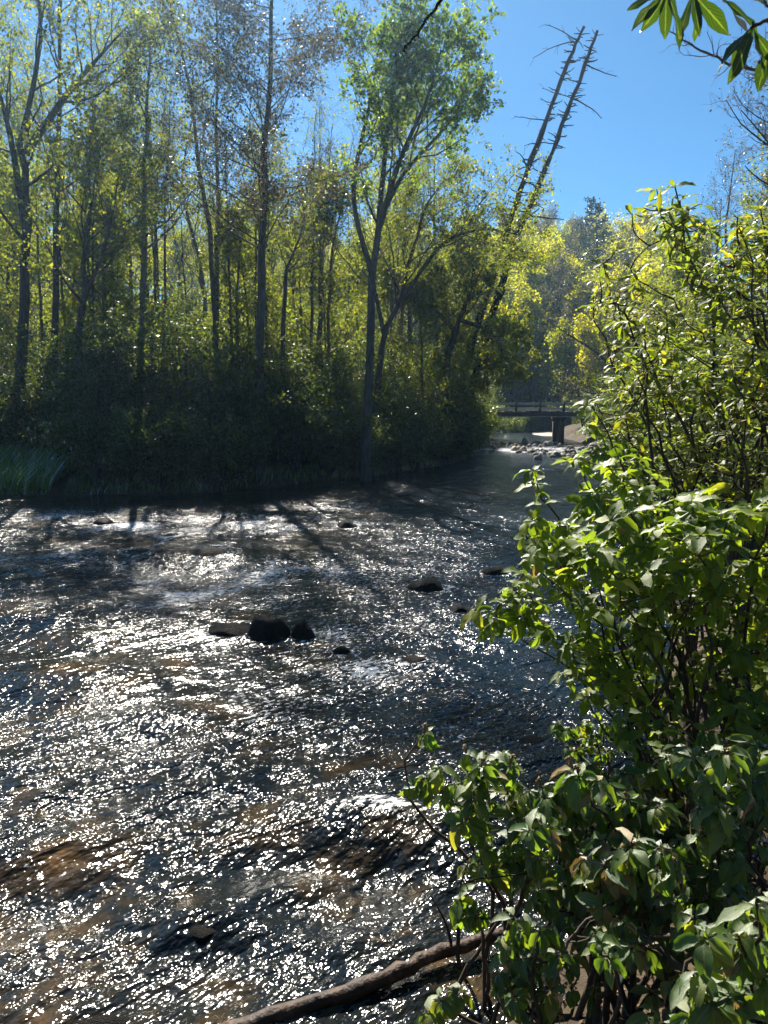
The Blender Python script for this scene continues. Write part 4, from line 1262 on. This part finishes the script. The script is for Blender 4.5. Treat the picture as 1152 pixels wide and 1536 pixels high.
# middle, broad light green leaves
shrub('broadleaf_shrub', 'bright broad leaved shrub leaning out over the blue water', bp(1060, 3.9), [(800, 690), (850, 660), (960, 680), (1010, 740), (1000, 860), (900, 900), (800, 850), (780, 790)], (3.3, 4.2), 66, 'broad', 0.10, 411, nmain=10,
      extra_tips=[(752, 900, 3.4), (765, 880, 3.4), (712, 915, 3.4), (745, 925, 3.35), (786, 860, 3.4), (795, 885, 3.4), (812, 905, 3.4), (780, 925, 3.4), (820, 940, 3.45), (775, 890, 3.4), (800, 705, 3.5), (800, 780, 3.5), (885, 605, 4.0), (878, 640, 4.0), (872, 690, 4.0)], pairs=2)
shrub('broadleaf_shrub', 'shrub with the largest sunlit yellow green leaves at mid right', bp(1130, 3.4), [(850, 800), (960, 760), (1080, 740), (1180, 740), (1180, 860), (1060, 880), (920, 880)], (2.9, 3.6), 62, 'broad', 0.115, 412, nmain=9, pairs=2)
shrub('broadleaf_shrub', 'dense shrub overhanging the water below the sunlit large leaves', bp(1060, 3.6), [(870, 880), (1000, 860), (1060, 940), (1040, 1080), (930, 1050), (840, 980)], (3.1, 3.9), 66, 'broad', 0.092, 413, nmain=10,
      extra_tips=[(826, 960, 3.4), (842, 1010, 3.4), (880, 1045, 3.4)], pairs=2)
shrub('broadleaf_shrub', 'dark leafy shrub at the right edge under the sunlit large leaves', bp(1170, 3.3), [(1040, 860), (1180, 840), (1190, 1090), (1060, 1080)], (2.9, 3.7), 60, 'broad', 0.092, 414, nmain=9, pairs=2)
shrub('broadleaf_shrub', 'half shaded shrub filling the gap between the overhang and the drooping whorls', bp(1120, 3.1), [(920, 1040), (1040, 1020), (1190, 1050), (1190, 1180), (1040, 1190), (940, 1150)], (2.7, 3.3), 40, 'broad', 0.085, 415, nmain=9, pairs=2)
shrub('drooping_shrub', 'ground hugging shrub spread under the whorls at the bottom right', bp(1010, 2.25), [(880, 1390), (1040, 1340), (1190, 1380), (1190, 1540), (900, 1540)], (1.95, 2.5), 50, 'droop', 0.075, 428, nmain=9, nleaf=(5, 8), pairs=1, tanp=0.03)
# lower, drooping whorls with flower buds
shrub('drooping_shrub', 'low shrub of drooping leaf whorls reaching farthest left over the rapids', bp(790, 3.1), [(690, 1150), (760, 1130), (800, 1200), (800, 1320), (700, 1300)], (2.75, 3.1), 36, 'droop', 0.098, 421, nmain=8, buds=0.6,
      extra_tips=[(636, 1102, 2.9), (640, 1165, 2.9), (630, 1182, 2.88), (700, 1130, 2.95), (750, 1135, 2.95), (660, 1150, 2.9), (668, 1195, 2.9), (690, 1235, 2.88), (682, 1175, 2.9), (715, 1210, 2.9), (700, 1365, 2.8), (690, 1350, 2.8), (715, 1375, 2.75)], nleaf=(7, 9), pairs=1)
shrub('drooping_shrub', 'shrub of drooping whorls with brown flower buds in the middle of the lower right', bp(930, 2.9), [(790, 1160), (880, 1140), (980, 1170), (990, 1330), (900, 1400), (790, 1330)], (2.45, 3.0), 99, 'droop', 0.10, 422, nmain=9, buds=0.45, nleaf=(7, 9), pairs=1, tanp=0.06)
shrub('drooping_shrub', 'shrub with several withered tan leaves among green ones near the bottom right', bp(990, 2.6), [(880, 1260), (1010, 1240), (1060, 1330), (1010, 1440), (880, 1420)], (2.2, 2.7), 72, 'droop', 0.10, 423, nmain=9, buds=0.2, nleaf=(6, 8), pairs=1, tanp=0.2)
shrub('drooping_shrub', 'dark green drooping shrub at the right edge with yellow buds', bp(1120, 2.6), [(990, 1130), (1080, 1110), (1180, 1120), (1180, 1330), (1060, 1350), (980, 1260)], (2.2, 2.9), 99, 'droop', 0.095, 424, nmain=9, buds=0.2, nleaf=(6, 9), pairs=1, tanp=0.02)
shrub('drooping_shrub', 'small light leaved bush under the overhang beside the dark water', bp(905, 3.9), [(830, 1085), (910, 1070), (930, 1130), (850, 1140)], (3.5, 4.0), 24, 'droop', 0.06, 425, nmain=6, nleaf=(6, 8), pairs=1)
shrub('drooping_shrub', 'low sprawling bush at the bottom beside the half sunk log', bp(800, 2.5), [(760, 1370), (850, 1390), (870, 1500), (780, 1536), (740, 1460)], (2.25, 2.6), 36, 'droop', 0.085, 426, nmain=7, nleaf=(5, 8), pairs=1,
      extra_tips=[(660, 1500, 2.4), (640, 1520, 2.4), (690, 1490, 2.42)])
shrub('drooping_shrub', 'shaded dark shrub close to the camera in the bottom right corner', bp(1130, 1.75), [(1040, 1400), (1180, 1330), (1190, 1560), (1020, 1560)], (1.5, 1.9), 36, 'droop', 0.085, 427, nmain=7, nleaf=(5, 8), pairs=1)


# ------------------------------------------------------------------ log, twigs, overhanging branches, litter
def log():
    a, b = G(330, 1550, -0.02), G(800, 1390, 0.05)
    pts = [a, a * 0.62 + b * 0.38 + np.array([0, -0.03, 0.015]), a * 0.3 + b * 0.7 + np.array([0, 0.0, 0.03]), b]
    r = np.random.default_rng(8)
    tr = smooth_path(pts, 26); tr[1:-1] += r.normal(size=(24, 3)) * 0.004
    root = thing('fallen_log', 'brown weathered log lying half sunk along the near water edge', 'log', (a + b) / 2)
    A = Acc(); tubes(A, tr[None], (0.036 * np.linspace(1.05, 0.8, 26) * (1 + 0.06 * r.normal(size=26)))[None], 12, cap=True); lv = A.v[0]; A.v[0] = lv + nrm(lv - np.repeat(tr, 12, 0)) * (gnoise(lv[:, 0] * 9 + lv[:, 2] * 30, lv[:, 1] * 30, 3) * 0.012 + gnoise(lv[:, 0] * 30, lv[:, 2] * 60 + lv[:, 1] * 40, 4) * 0.006)[:, None]
    A.build('trunk', M['log'], root)
    A = Acc(); p = tr[17]; tubes(A, smooth_path([p, p + np.array([-0.03, 0.02, 0.12]), p + np.array([-0.10, 0.03, 0.25])], 6)[None], np.linspace(0.009, 0.003, 6)[None], 5); A.build('branch_stub', M['log'], root)


log()


def branch_thing(name, label, cat, pts, r0, r1, mat, side=10, slen=0.12, seed=1, sub=3, ang=0.9, group=None):
    r = np.random.default_rng(seed)
    pl = smooth_path(pts, 22)
    root = thing(name, label, cat, pl[0], group)
    pl[1:-1] += r.normal(size=(20, 3)) * r0 * 0.4
    R = np.linspace(r0, r1, 22)
    A = Acc(); tubes(A, pl[None], R[None], 6, cap=True); A.build('stem', M[mat], root)
    if side:
        b, rb, ln = sprout(pl[None], R[None], side, 0.1, 1, slen, ang, 7, 0.6, 0, 0.25, 0.35, 0.3, r, 0, r1 * 0.6)
        for i in range(len(b)):
            A = Acc(); tubes(A, b[i:i + 1], rb[i:i + 1], 4)
            if sub:
                c, rc, _ = sprout(b[i:i + 1], rb[i:i + 1], sub, 0.2, 1, slen * 0.4, 0.8, 4, 0.6, 0, 0.25, 0.4, 0.3, r, 0, r1 * 0.45)
                tubes(A, c, rc, 3)
            A.build('twig', M[mat], root)
    return root, pl


branch_thing('overhanging_branch', 'short dark lichen covered branch hanging in from the top edge', 'branch', [P(720, -110, 3.0), P(690, -40, 3.0), P(660, 5, 3.0), P(632, 42, 3.0), P(606, 78, 3.0)], 0.010, 0.003, 'dead', 46, 0.022, 3, 0)
branch_thing('bare_branch', 'thin bare forked branch reaching in from the right edge against the sky', 'branch', [P(1230, 150, 2.4), P(1152, 112, 2.4), P(1090, 92, 2.4), P(1045, 72, 2.4), P(1002, 46, 2.4)], 0.006, 0.0015, 'twig', 12, 0.10, 4, 4)


def leaf_spray(label, pts, tips, llen, seed):
    r = np.random.default_rng(seed)
    root, pl = branch_thing('leafy_branch', label, 'branch', pts, 0.007, 0.003, 'stem', 0)
    base = np.array(root.location)
    meshes = HANG
    for (tx, ty, d, ang0, n) in tips:
        e = P(tx, ty, d)
        s = pl[np.argmin(np.linalg.norm(pl - e, axis=1))]
        A = Acc(); tubes(A, smooth_path([s, (s + e) / 2 + np.array([0, 0, 0.01]), e], 6)[None], np.linspace(0.004, 0.0025, 6)[None], 5); A.build('twig', M['stem'], root)
        for k in range(n):
            a = ang0 + (k - (n - 1) / 2) * 0.42 + r.normal() * 0.12
            y = nrm(np.array([math.cos(a), r.normal() * 0.25, math.sin(a)]))
            z = nrm(np.array([r.normal() * 0.6, -0.8, 0.5 + 0.4 * r.normal()]))
            F = frames(y[None], z[None])[0]
            o = link('leaf', meshes[int(r.integers(0, 4))], root)
            m = Matrix([[*F[0], 0], [*F[1], 0], [*F[2], 0], [0, 0, 0, 1]])
            o.matrix_local = Matrix.Translation(Vector(e - base)) @ m @ Matrix.Scale(float(llen * (0.8 + 0.4 * r.random())), 4)


leaf_spray('leafy rhododendron branch hanging down in the top right corner', [P(1250, -120, 1.9), P(1180, -50, 1.9), P(1120, -20, 1.9), P(1060, -30, 1.9), P(1000, -25, 1.9)],
           [(1000, -12, 1.9, -1.9, 5), (1040, -8, 1.92, -1.2, 4), (1085, 0, 1.9, -0.6, 2)], 0.11, 5)
leaf_spray('leafy rhododendron tip drooping at the right edge beside the bare branch', [P(1290, -60, 1.8), P(1220, 0, 1.8), P(1150, 30, 1.8), P(1125, 42, 1.8)],
           [(1128, 42, 1.8, -1.75, 5), (1150, 10, 1.82, 2.2, 3), (1160, 60, 1.8, -1.2, 4)], 0.105, 6)
branch_thing('trailing_twig', 'thin leafless twig trailing left over the ripples from the low shrub', 'twig', [P(790, 1310, 2.75), P(700, 1322, 2.7), P(640, 1335, 2.65), P(600, 1350, 2.6)], 0.003, 0.0012, 'stem', 8, 0.05, 9, 2)
branch_thing('dead_branch', 'crooked grey dead branch lying in the shade under the low shrubs', 'branch', [P(1080, 1500, 2.1), P(1000, 1430, 2.2), P(940, 1390, 2.3), P(880, 1360, 2.4)], 0.012, 0.004, 'twig', 8, 0.2, 10, 3)
branch_thing('dead_branch', 'thin grey dead branch rising through the lower right leaves', 'branch', [P(830, 1480, 2.3), P(850, 1420, 2.35), P(880, 1380, 2.35), P(935, 1340, 2.4)], 0.006, 0.002, 'twig', 6, 0.15, 11, 2)


def litter():
    r = np.random.default_rng(31)
    N = 9000
    x = -1.5 + 6 * r.random(N); y = 0.6 + 7 * r.random(N)
    d = sdist(x, y, RIGHT, -1.0)
    ok = d > 0.12
    x, y = x[ok], y[ok]
    z = height(x, y) + 0.012
    p = np.stack([x, y, z], -1)
    K = len(p)
    A = Acc()
    scatter(A, leaf_tmpl(0.45, 3, 0.8, 0.4, seed=4), p, frames(nrm(r.normal(size=(K, 3)) * np.array([1, 1, 0.25])), r.normal(size=(K, 3)) * 0.4 + np.array([0, 0, 1])), 0.05 + 0.06 * r.random(K))
    o = A.build('leaf_litter', M['litter']); tag(o, 'orange brown dead leaves covering the near bank', 'dead leaves', kind='stuff')


litter()

# ------------------------------------------------------------------ bluish haze added in place of a lens flare veil over the left woods
HAZE = 0.0007
if HAZE:
    a = Acc(); box(a, (0, 70, 16.5), (404, 264, 37))
    hm, N, L = new_mat('haze_veil')
    pv = N.new('ShaderNodeVolumePrincipled'); pv.inputs['Density'].default_value = HAZE; pv.inputs['Color'].default_value = (0.42, 0.70, 1.0, 1); pv.inputs['Anisotropy'].default_value = 0.7
    o = N.new('ShaderNodeOutputMaterial'); L.new(pv.outputs[0], o.inputs['Volume'])
    hb = a.build('haze', hm, smooth=False); tag(hb, 'thin bluish haze added to veil the dark left woods', kind='stuff')
